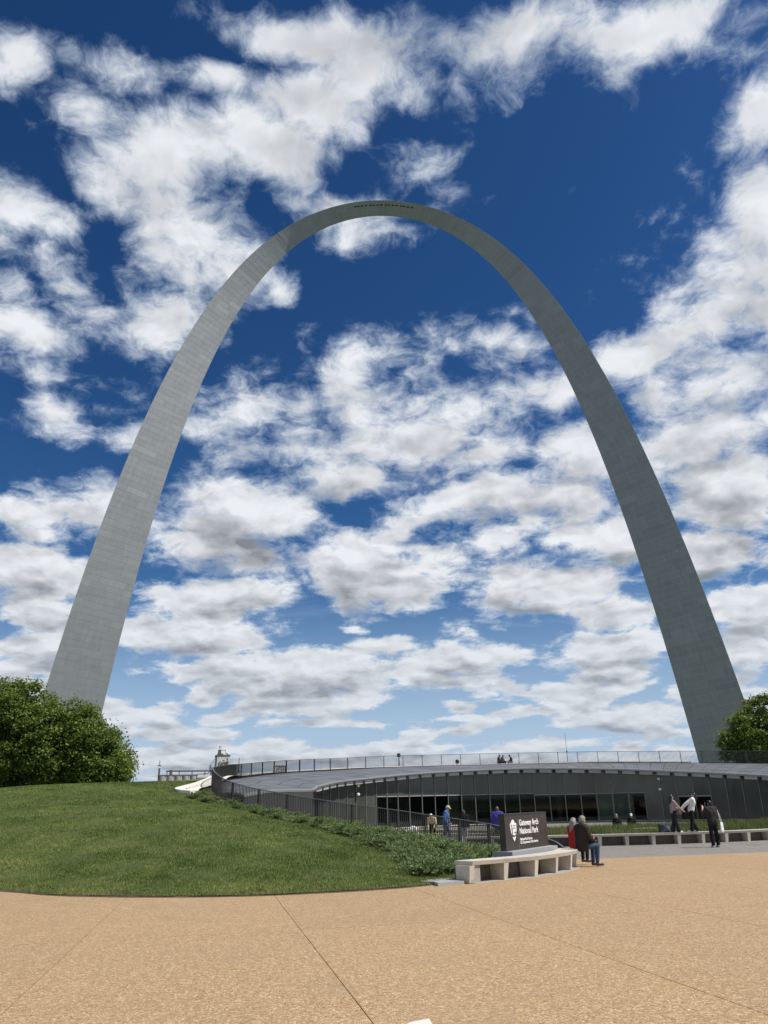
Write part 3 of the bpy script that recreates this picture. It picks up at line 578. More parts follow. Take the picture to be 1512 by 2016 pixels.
    for i in range(n): b.v += [(W[i][0], W[i][1]+.06, -.50), (IN2[i][0], IN2[i][1], -.50), (IN2[i][0], IN2[i][1], W[i][2]-.2), (W[i][0], W[i][1]+.06, W[i][2]-.2)]
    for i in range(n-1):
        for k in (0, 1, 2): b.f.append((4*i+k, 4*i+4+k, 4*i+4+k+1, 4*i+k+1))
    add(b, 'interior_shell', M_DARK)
    M_INP = mat('pale interior partition', (.75,.76,.73), .7); M_IN = mat('grey interior partition', (.22,.23,.22), .7); M_CNT = mat('dark counter', (.06,.06,.06), .5)
    for (x0, x1, y, z0, z1, m, nm) in ((16.6, 19.5, 66.6, -.5, 3.0, M_INP, 'partition'), (4.0, 8.5, 68.5, -.5, .55, M_IN, 'reception_counter'), (9.5, 13.5, 69, -.5, .5, M_CNT, 'ticket_counter'), (1.5, 3.4, 65, -.5, .45, M_CNT, 'security_table'), (13.6, 14.0, 68, -.5, 2.9, M_IN, 'column'), (6.0, 6.35, 70, -.5, 2.9, M_IN, 'column')):
        b = MB(); b.box((x0, y, z0), (x1, y+.35, z1)); add(b, nm, m)
    b = MB(); b.box((17.6, 66.5, 2.05), (18.3, 66.59, 2.35)); add(b, 'hanging_sign', M_DARK)
    # end wall of the roof wing and security cameras
    b = MB(); 
    for p in I[:9]: b.v += [(p[0], p[1], zb), (p[0], p[1], p[2]-.1)]
    b.f = [(2*i, 2*i+2, 2*i+3, 2*i+1) for i in range(8)]; add(b, 'wing_wall', mat('dark wall cladding', (.05,.05,.047), .6, noise=(1.5, 5, (.03,.03,.03), .6, (1,1,.3))))
    for (x, y, z) in ((-1.84, 57.4, 2.55), (-1.85, 57.4, 1.95), (20.61, 64.3, 2.63), (20.7, 64.3, 1.85)):
        i = int(np.argmin(np.hypot(W[:, 0]-x, W[:, 1]-y))); p = W[i]; d = COURT-p[:2]; d /= np.linalg.norm(d); c = Vector((p[0]+d[0]*.22, p[1]+d[1]*.22, z))
        b = MB(); b.ball(c, (.13,.13,.11), 10, 6); b.tube([(p[0]+d[0]*.08, p[1]+d[1]*.08, z+.06), tuple(c+Vector((0,0,.06)))], .04, 6); add(b, 'security_camera', M_WHITE, smooth=True)
build_centre()
# ---------------------------------------------------------------- retaining wall under the rail
rb = resample([(x, y, z-RAIL_H) for x, y, z in RAIL_TOP], step=.8)
b = MB()
ctr = np.array([10.0, 48.0])
for p in rb:
    d = p[:2]-ctr; d /= np.linalg.norm(d); z1 = max(p[2]+.01, -.45)
    b.v += [(p[0]-d[0]*.16, p[1]-d[1]*.16, -.62), (p[0]-d[0]*.16, p[1]-d[1]*.16, z1+.02), (p[0]+d[0]*.10, p[1]+d[1]*.10, z1+.02), (p[0]+d[0]*.10, p[1]+d[1]*.10, -.62)]
for i in range(len(rb)-1):
    for k in range(4): k2 = (k+1) % 4; b.f.append((4*i+k, 4*i+k2, 4*i+4+k2, 4*i+4+k))
tag(b.build('retaining_wall', M_WALLDK), 'dark concrete retaining wall under the curving railing', 'wall')
# ---------------------------------------------------------------- the railing
def build_rail():
    root = empty('railing', (-10, 44, 2.3)); tag(root, 'long dark metal railing curving round the sunken entrance', 'railing'); off = Vector((-10, 44, 2.3))
    T = resample(RAIL_TOP, step=.1); 
    def ground(p): return max(p[2]-RAIL_H, plaza_z(p[1])+.01) if p[1] < 30 else p[2]-RAIL_H
    def add(mb, name, m, parent=None):
        mb.v = [tuple(Vector(p)-off) for p in mb.v]; return mb.build(name, m, parent or root)
    H = T[::4]; b = MB()
    for i, p in enumerate(H):
        q = H[min(i+1, len(H)-1)]-H[max(i-1, 0)]; nn = np.array([-q[1], q[0]]); nn /= np.linalg.norm(nn)
        b.v += [(p[0]+nn[0]*s*.032, p[1]+nn[1]*s*.032, p[2]+z) for s, z in ((-1,-.03),(1,-.03),(1,0),(-1,0))]
    for i in range(len(H)-1):
        for k in range(4): k2 = (k+1) % 4; b.f.append((4*i+k, 4*i+k2, 4*i+4+k2, 4*i+4+k))
    add(b, 'handrail', M_RAILTOP)
    b = MB()
    for i, p in enumerate(H):
        q = H[min(i+1, len(H)-1)]-H[max(i-1, 0)]; nn = np.array([-q[1], q[0]]); nn /= np.linalg.norm(nn); g = ground(p)+.07
        b.v += [(p[0]+nn[0]*s*.015, p[1]+nn[1]*s*.015, min(g+z, p[2]-.04)) for s, z in ((-1,0),(1,0),(1,.03),(-1,.03))]
    for i in range(len(H)-1):
        for k in range(4): k2 = (k+1) % 4; b.f.append((4*i+k, 4*i+k2, 4*i+4+k2, 4*i+4+k))
    add(b, 'bottom_rail', M_RAIL)
    def bar(i, hw, hd, z0, z1):
        p = T[i]; q = T[min(i+1, len(T)-1)]-T[max(i-1, 0)]; t = np.array([q[0], q[1]])/np.hypot(q[0], q[1]); nn = np.array([-t[1], t[0]])
        c = [(p[0]+t[0]*a*hw+nn[0]*e*hd, p[1]+t[1]*a*hw+nn[1]*e*hd) for a, e in ((-1,-1),(1,-1),(1,1),(-1,1))]
        return [(x, y, z0) for x, y in c], [(x, y, z1) for x, y in c]
    step = 18; n = len(T)
    for i in range(0, n, step):
        p = T[i]; z0 = ground(p)-.02
        if p[2]-z0 < .15: continue
        b = MB(); b.hexa(*bar(i, .025, .04, z0, p[2]-.03)); add(b, 'post', M_RAIL)
    cnt = 0; far = MB()
    for i in range(n):
        if i % step == 0: continue
        p = T[i]; z0 = ground(p)+.09
        if p[2]-z0 < .1: continue
        if cnt < 290 and p[1] < 46:
            b = MB(); b.hexa(*bar(i, .008, .016, z0, p[2]-.03)); add(b, 'baluster', M_RAIL); cnt += 1
        else: far.hexa(*bar(i, .009, .012, z0, p[2]-.03))
    o = add(far, 'far_balusters', M_RAIL); o['kind'] = 'stuff'
build_rail()
# pale kerb and path just outside the tip of the railing
kp = resample([(-9.75,40.3,2.04),(-10.36,40.5,2.12),(-10.68,41.6,2.24),(-10.65,43.5,2.40),(-10.75,46,2.58),(-11.2,50,2.85),(-11.8,56,3.3),(-11.7,61,3.45),(-10.3,65.5,3.75),(-7.5,70,4.0),(-3,74,4.25),(3,76.3,4.35),(14,76.8,4.35),(20,76,4.3),(27,73,4.0)], step=.5)
b = MB()
for i, p in enumerate(kp):
    q = kp[min(i+1, len(kp)-1)]-kp[max(i-1, 0)]; nn = np.array([q[1], -q[0]]); nn /= np.linalg.norm(nn)
    b.v += [(p[0]+nn[0]*a, p[1]+nn[1]*a, p[2]+z) for a, z in ((-.22,-.3),(-.22,.16),(.22,.16),(.22,-.3))]
for i in range(len(kp)-1):
    for k in range(4): k2 = (k+1) % 4; b.f.append((4*i+k, 4*i+k2, 4*i+4+k2, 4*i+4+k))
b.f += [(0,1,2,3), tuple(len(b.v)-4+k for k in (3,2,1,0))]
tag(b.build('stone_kerb', M_PALE), 'pale stone kerb curving round the outside of the railing', 'kerb')
b = MB()
for i, p in enumerate(kp):
    q = kp[min(i+1, len(kp)-1)]-kp[max(i-1, 0)]; nn = np.array([q[1], -q[0]]); nn /= np.linalg.norm(nn)
    b.v += [(p[0]+nn[0]*a, p[1]+nn[1]*a, p[2]+.06) for a in (.22, .95)]
b.f = [(2*i, 2*i+1, 2*i+3, 2*i+2) for i in range(len(kp)-1)]
tag(b.build('path', M_PALE), kind='structure')
# ---------------------------------------------------------------- benches
M_RECESS_SHADE = mat('stone with painted recess shade', (.17,.145,.125), .9, noise=(4, 5, (.09,.08,.07), .6, (1,1,1)))  # bench back wall: shade of the recess painted in as a darker brown
def bench(name, label, front, seat_h, depth, ped_step, zf, ends=True, slab_every=1):
    c = resample(front, step=ped_step/4); o0 = Vector((*c[0][:2], zf(*c[0][:2]))); root = empty(name, o0); tag(root, label, 'bench')
    N_ = []
    for i in range(len(c)):
        q = c[min(i+1, len(c)-1)]-c[max(i-1, 0)]; t = q[:2]/np.linalg.norm(q[:2]); N_.append((t, np.array([-t[1], t[0]])))   # tangent, inward
    def add(mb, nm, m):
        mb.v = [tuple(Vector(p)-o0) for p in mb.v]; return mb.build(nm, m, root)
    def P(i, d, z): x, y = c[i][:2]+N_[i][1]*d; return (x, y, zf(x, y)+z)
    def strip(i0, i1, d0, d1, z0, z1, gap=0.0, lip=0.0):
        b = MB(); k = i1-i0
        for j, i in enumerate(range(i0, i1+1)):
            g = (gap if j == 0 else -gap if j == k else 0); t = N_[i][0]
            for d, z in ((d0+lip, z0), (d1, z0), (d1, z1), (d0, z1)):
                x, y, zz = P(i, d, z); b.v.append((x+t[0]*g, y+t[1]*g, zz))
        for j in range(k):
            for q in range(4): q2 = (q+1) % 4; b.f.append((4*j+q2, 4*j+q, 4*j+4+q, 4*j+4+q2))
        b.f += [(0,1,2,3), tuple(4*k+q for q in (3,2,1,0))]; return b
    n = len(c)
    for i in range(0, n-1, 4):
        add(strip(i, min(i+4, n-1), 0, depth, seat_h-.088, seat_h, .004, .03), 'seat_slab', M_CONC)
    add(strip(0, n-1, depth-.10, depth, -.02, seat_h-.092), 'back_wall', M_RECESS_SHADE)
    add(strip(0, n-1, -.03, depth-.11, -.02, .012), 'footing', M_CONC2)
    for i in range(0, n, 4):
        b = MB(); t = N_[i][0]; f0 = np.array(P(i, .03, 0)); bk = np.array(P(i, depth-.12, 0)); fl = np.array(P(i, .08, 0))
        T3 = np.array([*t, 0]); w0, w1 = .062, .082; h = seat_h-.092
        b.hexa([fl-T3*w0+[0,0,.013], fl+T3*w0+[0,0,.013], bk+T3*w0+[0,0,.013], bk-T3*w0+[0,0,.013]], [f0-T3*w1+[0,0,h], f0+T3*w1+[0,0,h], bk+T3*w1+[0,0,h], bk-T3*w1+[0,0,h]]); add(b, 'pedestal', M_CONC)
    if ends:
        add(strip(0, 1, .07, depth-.12, .0135, seat_h-.0935), 'end_block', M_CONC2)
    return root
PZ = lambda x, y: plaza_z(y)
bench('curved_bench', 'curved pale stone bench in front of the park sign', [(1.84,19.44),(2.78,20.22),(3.55,20.90),(4.24,21.80),(4.80,22.72),(5.18,23.6),(5.22,24.4),(4.9,25.0)], .47, .62, 1.16, PZ)
bench('long_curved_bench', 'long curved pale stone bench edging the grass planting by the glass building', [(3.2,36.85),(5.5,36.5),(7.5,36.25),(10,36.1),(12,36.2),(14,36.6),(16.4,37.3),(20,38.8),(24,41),(27,43.5)], .47, .55, 1.16, PZ, False)
# worn concrete footing running out past the bench end, with a broken corner
b = MB(); q = [(1.62,19.45),(1.30,20.35),(.98,20.25),(.72,20.0),(.80,19.85),(.60,19.75),(.66,19.55),(.92,19.42),(1.0,19.05)]
b.hexa([(x, y, plaza_z(y)-.05) for x, y in q], [(x, y, plaza_z(y)+.07) for x, y in q])
tag(b.build('concrete_footing', M_GRANITE), 'low grey concrete slab with a broken end beside the curved bench', 'slab')
q = [(.262,7.235),(.10,7.13),(.02,6.85),(.31,6.75)]; b = MB(); b.hexa([(x, y, plaza_z(y)+.001) for x, y in q], [(x, y, plaza_z(y)+.006) for x, y in q])
tag(b.build('paint_patch', M_PALE), 'white painted patch on the tan paving', 'marking')
# planting bed behind the long bench and low kerbs beyond
bed = [(4.5,37.4),(7.5,36.85),(10,36.7),(12,36.8),(14,37.2),(16.4,37.9),(20,39.4),(24,41.6),(27,44.1),(26,50),(18,47.5),(10,45),(5,43.5)]
b = MB(); b.v = [(x, y, -.13) for x, y in bed]; b.f = [tuple(range(len(bed)))]
tag(b.build('planting_bed', M_SOIL), kind='structure')
def kerb(pts, label, h=.40, w=.35):
    c = resample(pts, step=.6); b = MB()
    for i, p in enumerate(c):
        q = c[min(i+1, len(c)-1)]-c[max(i-1, 0)]; nn = np.array([q[1], -q[0]]); nn /= np.linalg.norm(nn)
        b.v += [(p[0]+nn[0]*a*w/2, p[1]+nn[1]*a*w/2, z) for a, z in ((-1,-.52),(-1,-.52+h),(1,-.52+h),(1,-.52))]
    for i in range(len(c)-1):
        for k in range(4): k2 = (k+1) % 4; b.f.append((4*i+k, 4*i+k2, 4*i+4+k2, 4*i+4+k))
    b.f += [(0,1,2,3), tuple(len(b.v)-4+k for k in (3,2,1,0))]
    return tag(b.build('low_kerb', M_CONC), label, 'kerb')
kerb([(-1,50.5),(1,49.6),(3.4,47.4),(5.84,45.0),(8,43.6)], 'low pale kerb behind the turf strip, farther from the railing')
kerb([(.5,44.5),(2.8,43),(5.2,41.6)], 'low pale kerb in front of the turf strip, close to the railing')
b = MB(); q = [(.8,44.6),(5.2,41.9),(7.8,43.6),(3.4,47.2),(1.2,49.2)]; b.v = [(x, y, -.2) for x, y in q]; b.f = [tuple(range(5))]
tag(b.build('turf_strip', M_TURF), kind='structure')
b = MB(); b.box((11.5,39.7,-.14), (12.6,40.1,.02)); tag(b.build('stone_block', M_CONC2), 'low weathered stone block lying in the tall grass', 'block')
# ---------------------------------------------------------------- sign
def text_mesh(s, size, ext=.004, bold=0.0, spacing=1.0):
    cu = bpy.data.curves.new('t', 'FONT'); cu.body = s; cu.size = size; cu.extrude = ext; cu.offset = bold; cu.space_character = spacing; cu.resolution_u = 2
    o = bpy.data.objects.new('t', cu); COL.objects.link(o); dg = bpy.context.evaluated_depsgraph_get(); me = bpy.data.meshes.new_from_object(o.evaluated_get(dg)); bpy.data.objects.remove(o); return me
def build_sign():
    L_, H_ = 2.67, .91; root = empty('park_sign', (2.98, 22.0, -.30), math.radians(55.5)); tag(root, 'dark brown park name sign on a grey granite plinth', 'sign')
    b = MB(); b.box((-.12, -.22, 0), (L_+.12, .36, .52)); b.build('plinth', M_GRANITE, root)
    b = MB(); b.box((0, 0, .522), (L_, .17, .52+H_-.045)); pan = b.build('panel', M_SIGN, root)
    b = MB(); b.box((-.008, -.008, .52+H_-.044), (L_+.008, .178, .52+H_)); b.build('cap', M_RAIL, root)
    top = .52+H_
    def put(me, name, u, v, m=M_WHITE):
        me.materials.clear(); me.materials.append(m); o = link(name, me, pan); o.location = (u*L_, -.004, top-v*H_); o.rotation_euler = (math.pi/2, 0, 0); return o
    put(text_mesh('Gateway Arch', .215, bold=.004), 'title_lettering', .315, .345); put(text_mesh('National Park', .215, bold=.004), 'title_lettering', .315, .575)
    put(text_mesh('National Park Service', .088, bold=.002), 'small_lettering', .315, .755); put(text_mesh('U.S. Department of the Interior', .088, bold=.002), 'small_lettering', .315, .845)
    b = MB(); b.box((.286*L_, -.004, top-.93*H_), (.289*L_, 0, top-.15*H_)); b.build('divider_line', mat('grey line', (.3,.29,.27), .6), pan)
    # arrowhead emblem
    out = [(.5,0),(.62,.03),(.70,.10),(.72,.16),(.98,.165),(.97,.30),(.96,.45),(.90,.60),(.82,.74),(.70,.88),(.55,1.0),(.42,.90),(.28,.76),(.14,.60),(.06,.42),(.02,.20),(.16,.16),(.24,.10),(.34,.03)]
    u0, w, v0, h = .105, .40, .165, .60*H_
    def poly(pts, d0, d1, m, name, par):
        q = [(u0*L_+x*w, y) for x, y in pts]; b = MB(); z = lambda y: top-v0*H_-y*h
        b.v = [(x, -d0, z(y)) for x, y in q]+[(x, -d1, z(y)) for x, y in q]; k = len(q); b.f = [tuple(range(k)), tuple(reversed(range(k, 2*k)))]+[(i, (i+1) % k, k+(i+1) % k, k+i) for i in range(k)]
        return b.build(name, m, par)
    em = poly(out, 0, .006, M_WHITE, 'emblem', pan)
    for pts in ([(.20,.24),(.28,.20),(.34,.26),(.30,.34),(.38,.42),(.32,.50),(.40,.58),(.30,.64),(.34,.70),(.24,.72),(.20,.62),(.26,.54),(.18,.46),(.24,.36)],
                [(.22,.74),(.42,.69),(.60,.73),(.84,.68),(.80,.74),(.60,.79),(.34,.78)], [(.46,.26),(.86,.25),(.86,.275),(.46,.285)], [(.54,.33),(.78,.325),(.78,.35),(.54,.355)], [(.46,.40),(.84,.39),(.84,.415),(.46,.425)], [(.70,.52),(.80,.60),(.88,.58),(.80,.66),(.60,.62)]):
        poly(pts, .006, .009, M_SIGN, 'emblem_mark', em)
build_sign()
# ---------------------------------------------------------------- vegetation
def leafmat(name, cols, rough=.55, trans=.25, spec=.35):
    m = mat(name, cols[1], rough, spec=spec, attr=None, trans=trans); nt = m.node_tree; N = nt.nodes; L = nt.links
    a = N.new('ShaderNodeAttribute'); a.attribute_name = 'tint'; r = N.new('ShaderNodeValToRGB')
    r.color_ramp.elements[0].color = (*cols[0], 1); r.color_ramp.elements[1].color = (*cols[2], 1); e = r.color_ramp.elements.new(.5); e.color = (*cols[1], 1)
    L.new(a.outputs['Fac'], r.inputs[0]); b = N['Principled BSDF']; L.new(r.outputs[0], b.inputs['Base Color'])
    for n in N:
        if n.type == 'BSDF_TRANSLUCENT': L.new(r.outputs[0], n.inputs[0])
    return m
M_BLADE = leafmat('grass blades', [(.05,.08,.016), (.128,.19,.038), (.31,.33,.10)], .6, .2)
M_TALL = leafmat('tall grass', [(.05,.075,.018), (.12,.16,.04), (.30,.29,.11)], .6, .25)
M_JUN = leafmat('juniper foliage', [(.045,.075,.024), (.135,.195,.066), (.27,.34,.14)], .6, .12)
M_LEAF = leafmat('tree leaves', [(.07,.10,.018), (.165,.235,.045), (.34,.40,.12)], .5, .4, .35)
M_BARK = mat('grey brown bark', (.13,.105,.08), .9, noise=(6, 5, (.07,.055,.04), .7, (1,1,.3)))
def set_tint(me, arr):
    at = me.attributes.new('tint', 'FLOAT', 'FACE'); at.data.foreach_set('value', np.clip(arr, 0, 1).astype(np.float32))
def blades(name, X, Y, Z, H, W, m, lean=.45, tint=None):
    n = len(X); th = rng.uniform(0, 2*np.pi, n); ln = rng.normal(0, lean, n)*H; lt = rng.uniform(0, 2*np.pi, n)
    co = np.empty((n, 3, 3)); dx, dy = np.cos(th)*W/2, np.sin(th)*W/2
    co[:, 0] = np.stack([X-dx, Y-dy, Z-.01], 1); co[:, 1] = np.stack([X+dx, Y+dy, Z-.01], 1); co[:, 2] = np.stack([X+np.cos(lt)*ln, Y+np.sin(lt)*ln, Z+H], 1)
    me = np_mesh(name, co.reshape(-1, 3), np.arange(n*3).reshape(n, 3), 3, m); set_tint(me, tint if tint is not None else rng.uniform(.1, .9, n)); return link(name, me)
def sample_poly(poly, n, wfun=None):
    P = np.array(poly); lo, hi = P.min(0), P.max(0); X = rng.uniform(lo[0], hi[0], n); Y = rng.uniform(lo[1], hi[1], n); k = in_poly(X, Y, poly)
    if wfun is not None: k &= rng.rand(n) < wfun(X, Y)
    return X[k], Y[k]
def build_grass():
    vis = [p for p in LAWN_POLY if p[1] < 52 and p[0] > -26]+[(-12, 52), (-26, 52)]
    X, Y = sample_poly(vis, 1500000, lambda x, y: np.clip((18.5/y)**1.5, 0, 1))
    worn = (fbm(X*1.6+20, Y*1.6+3, 4)-.60)*6*np.exp(-np.maximum(0, Y-19)/2.5)+(fbm(X*.9+70, Y*.9, 4)-.66)*5+1.2*np.exp(-((X+10.3)**2/.9+(Y-38.6)**2/.5))
    keep = rng.rand(len(X)) > np.clip(worn, 0, .85); X, Y = X[keep], Y[keep]
    Z = np.concatenate([tps(LAWN, X[i:i+20000], Y[i:i+20000]) for i in range(0, len(X), 20000)])
    pz = -SLOPE*np.minimum(Y, 37); Z = np.maximum(Z, np.where(Y < 36, pz+.02, -9))
    patch = fbm(X*.55, Y*.55, 4); fine = fbm(X*3.1+9, Y*3.1, 3)
    dry = np.clip((fbm(X*.8+50, Y*.8, 4)-.52)*5, 0, 1); front = np.exp(-np.maximum(0, Y-18.5)/1.5)
    tint = .24+.6*(patch-.25)+.55*(fine-.4)+.25*dry+.15*front+rng.normal(0, .20, len(X))
    H = rng.uniform(.022, .05, len(X))*(.85+.5*patch)*(1+Y/200); W = .008+.0004*Y
    o = blades('grass', X, Y, Z, H, W, M_BLADE, .55, tint); tag(o, 'short mown grass covering the mound', 'grass', kind='stuff')
    # ragged fringe hanging over the paving edge
    e = resample(LAWN_EDGE[3:], step=.02); e = e[rng.rand(len(e)) < .9]; X = e[:, 0]+rng.normal(0, .03, len(e)); Y = e[:, 1]+rng.uniform(.02, .25, len(e))
    Z = np.array([plaza_z(y) for y in Y])+.04; o = blades('grass_fringe', X, Y, Z, rng.uniform(.03, .08, len(X)), .012, M_BLADE, .9, rng.uniform(.2, .8, len(X))); tag(o, 'ragged grass fringe along the paving edge', 'grass', kind='stuff')
    X, Y = sample_poly(bed, 60000, lambda x, y: np.clip(1.2-.03*(y-37), .3, 1)); cl = fbm(X*1.3, Y*1.3, 3)
    o = blades('tall_grass', X, Y, np.full(len(X), -.13), rng.uniform(.10, .30, len(X))*(.5+1.1*cl), .022, M_TALL, .35, .1+.8*fbm(X*.9+5, Y*.9, 3)+rng.normal(0, .15, len(X))); tag(o, 'loose tall grass in the bed behind the long bench', 'grass', kind='stuff')
    X, Y = sample_poly([(.8,44.6),(5.2,41.9),(7.8,43.6),(3.4,47.2),(1.2,49.2)], 14000)
    o = blades('strip_grass', X, Y, np.full(len(X), -.2), rng.uniform(.06, .14, len(X)), .02, M_TALL, .5); tag(o, 'short grass on the turf strip between the low kerbs', 'grass', kind='stuff')
build_grass()
# ---- creeping junipers along the railing
def juniper_mesh(seed):
    r = np.random.RandomState(seed); V = []; T = []
    for s in range(95):
        az = r.uniform(0, 2*np.pi); L = r.uniform(.35, .75); el = r.uniform(.15, 1.25); base = np.array([r.normal(0, .10), r.normal(0, .10), r.uniform(.02, .16)])
        d = np.array([np.cos(az)*np.cos(el), np.sin(az)*np.cos(el), np.sin(el)*.85]); side = np.array([-np.sin(az), np.cos(az), 0]); up = np.cross(side, d)*-1
        nseg = 9; tone = r.uniform(.1, .7)
        for k in range(1, nseg+1):
            t = k/nseg; p = base+d*L*t+np.array([0, 0, -.16*L*t*t*(1.6 if el > .6 else .4)])
            for q in range(4):
                a = r.uniform(0, 2*np.pi); w = side*np.cos(a)+up*np.sin(a); ll = r.uniform(.05, .10)*(1.15-.5*t); tip = p+(d*.75+w*.75+np.array([0,0,.15]))*ll
                pr = np.cross(tip-p, r.normal(0, 1, 3)); pr /= np.linalg.norm(pr)+1e-9; V += [p-pr*.009, p+pr*.009, tip+pr*.004, tip-pr*.004]; T.append(tone+.4*t+r.normal(0, .12)-.1)
    V = np.array(V); me = np_mesh('foliage', V, np.arange(len(V)).reshape(-1, 4), 4, M_JUN); set_tint(me, np.array(T)); return me
def juniper_core(seed):
    r = np.random.RandomState(seed); b = MB()
    for k in range(9):
        az = 2*math.pi*k/9+r.uniform(-.3, .3); L = r.uniform(.3, .55); b.tube([(0,0,-.05), (math.cos(az)*L*.5, math.sin(az)*L*.5, .16), (math.cos(az)*L, math.sin(az)*L, .20)], [.018, .012, .005], 4)
    return mesh('stems', b.v, b.f, M_BARK)
JUN = [(-9.62,39.2),(-8.4,37.6),(-7.08,36.1),(-5.06,33.2),(-3.23,31.1),(-1.22,28.2),(.05,25.2),(.55,22.5),(.72,20.75),(1.35,20.85),(2.3,22.2),(3.2,24.5),(4.2,26.3),(4.3,27.6),(3.45,29.3),(2.6,30.9),(1.5,32.2),(0,33.4),(-1.2,34.1),(-3.4,35.6),(-5.9,37.4),(-7,38.2),(-8.2,39.2),(-8.9,40.2)]
def build_junipers():
    fm = [juniper_mesh(50+i) for i in range(6)]; cm = [juniper_core(70+i) for i in range(6)]; pts = []
    X, Y = sample_poly(JUN, 60000)
    for x, y in zip(X, Y):
        if all((x-a)**2+(y-b_)**2 > (.50+.006*y)**2 for a, b_ in pts): pts.append((x, y))
    for i, (x, y) in enumerate(pts):
        z = max(lawn_z(x, y), plaza_z(y)); o = empty('juniper_shrub', (x, y, z), random.uniform(0, 6.28)); s = random.uniform(.8, 1.2)*(1.05 if y < 30 else .9); o.scale = (s, s, s*random.uniform(.62, .85))
        tag(o, 'low blue green creeping juniper in the hedge beside the railing', 'shrub', 'junipers along the railing')
        k = i % 6; link('foliage', fm[k], o); link('stems', cm[k], o)
    return len(pts)
print('junipers', build_junipers())
# ---- trees
def tree(label, x, y, z, trunk_h, crown, seed, nclus, nleaf, leaf, group):
    """crown: list of (dx, dy, zc, rx, ry, rz) lobes relative to the trunk foot"""
    r = np.random.RandomState(seed); root = empty('plane_tree', (x, y, z)); tag(root, label, 'tree', group)
    b = MB(); top = max(c[2]+c[5]*.6 for c in crown); b.tube([(0,0,-.3), (.03,.02,trunk_h*.5), (-.03,.04,trunk_h), (.05,0,top*.7), (0,.05,top*.95)], [.20,.17,.14,.08,.03], 8)
    C = []; W_ = []
    vol = np.array([c[3]*c[4]*c[5] for c in crown])**(2/3); vol /= vol.sum()
    for k in range(nclus):
        c = crown[r.choice(len(crown), p=vol)]; u = r.normal(0, 1, 3); u /= np.linalg.norm(u); rad = r.uniform(.40, 1.12)**.33
        C.append([c[0]+u[0]*c[3]*rad, c[1]+u[1]*c[4]*rad, c[2]+u[2]*c[5]*rad]); W_.append(rad)
    C = np.array(C)
    for k in r.choice(nclus, min(34, nclus), replace=False):
        e = C[k]; s = np.array([0, 0, max(trunk_h*.7, e[2]*.5)]); m_ = (s+e)/2+np.array([0,0,-.25]); b.tube([s, m_, e], [.06, .04, .012], 5)
    tk = b.build('trunk', M_BARK, root, True)
    per = nleaf//nclus; n = per*nclus; ci = np.repeat(np.arange(nclus), per); spread = r.uniform(.3, .6, nclus)
    P = C[ci]+r.normal(0, 1, (n, 3))*(spread[ci]*np.array([1,1,.7])[:, None]).T*.62
    P[:, 2] = np.maximum(P[:, 2], .25)
    a = r.uniform(0, 2*np.pi, n); tilt = r.normal(.5, .45, n); d = np.stack([np.cos(a)*np.cos(tilt), np.sin(a)*np.cos(tilt), -np.sin(tilt)], 1)
    sd = np.cross(d, np.array([0,0,1])+r.normal(0, .45, (n, 3))); sd /= np.linalg.norm(sd, axis=1)[:, None]; s = (leaf*r.uniform(.6, 1.25, n))[:, None]
    nn = np.cross(d, sd)
    co = np.stack([P, P+d*s*.45+sd*s*.48+nn*s*.06, P+d*s, P+d*s*.45-sd*s*.48+nn*s*.06], 1).reshape(-1, 3)
    me = np_mesh('crown', co, np.arange(n*4).reshape(n, 4), 4, M_LEAF); ct = r.normal(.42, .13, nclus); set_tint(me, ct[ci]+r.normal(0, .14, n)); link('crown', me, root)
def build_trees():
    tree('tall leafy plane tree whose crown hides the foot of the bright arch leg', -26.6, 56, lawn_z(-26.6,56), 2.2, [(0,0,4.2,3.6,3.4,2.8),(.3,0,6.4,2.4,2.4,1.9),(-.8,0,6.6,2.0,2,1.6),(2.2,.3,3.4,2.0,2,2.0)], 1, 380, 64000, .165, None)
    tree('rounded leafy plane tree between the tallest tree and the small crest tree', -22.6, 55.5, lawn_z(-22.6,55.5), 1.8, [(0,0,3.3,2.6,2.6,2.5),(.3,0,5.0,1.9,1.9,1.5),(1.8,0,2.6,1.7,1.8,1.9),(-1.6,0,4.0,1.6,1.7,1.8)], 2, 320, 54000, .16, None)
    tree('small low branched plane tree at the crest of the mound', -19.7, 55, lawn_z(-19.7,55), 1.2, [(0,0,2.3,1.9,2,2.0),(-.8,0,3.6,1.4,1.5,1.3),(1.0,0,1.5,.9,1.1,1.1)], 3, 200, 32000, .155, None)
    tree('broad dark plane tree standing behind the other trees on the mound', -30.5, 62, lawn_z(-30.5,62), 2.4, [(0,0,4.8,4.2,4,3.2),(3,0,4.2,3,3,2.5),(0,0,7,2.5,2.5,1.8),(6.5,0,3.4,3,2.5,2.4)], 5, 260, 30000, .25, None)
    tree('leafy plane tree beyond the roof at the foot of the dark arch leg', 38.6, 82, 3.3, 1.6, [(0,0,3.2,4.6,4.2,2.9),(.4,0,5.6,2.6,2.6,2.1),(-2.6,0,2.2,2.4,2.4,1.9),(2.8,0,4,2.6,2.5,2.4)], 4, 380, 60000, .20, None)
build_trees()
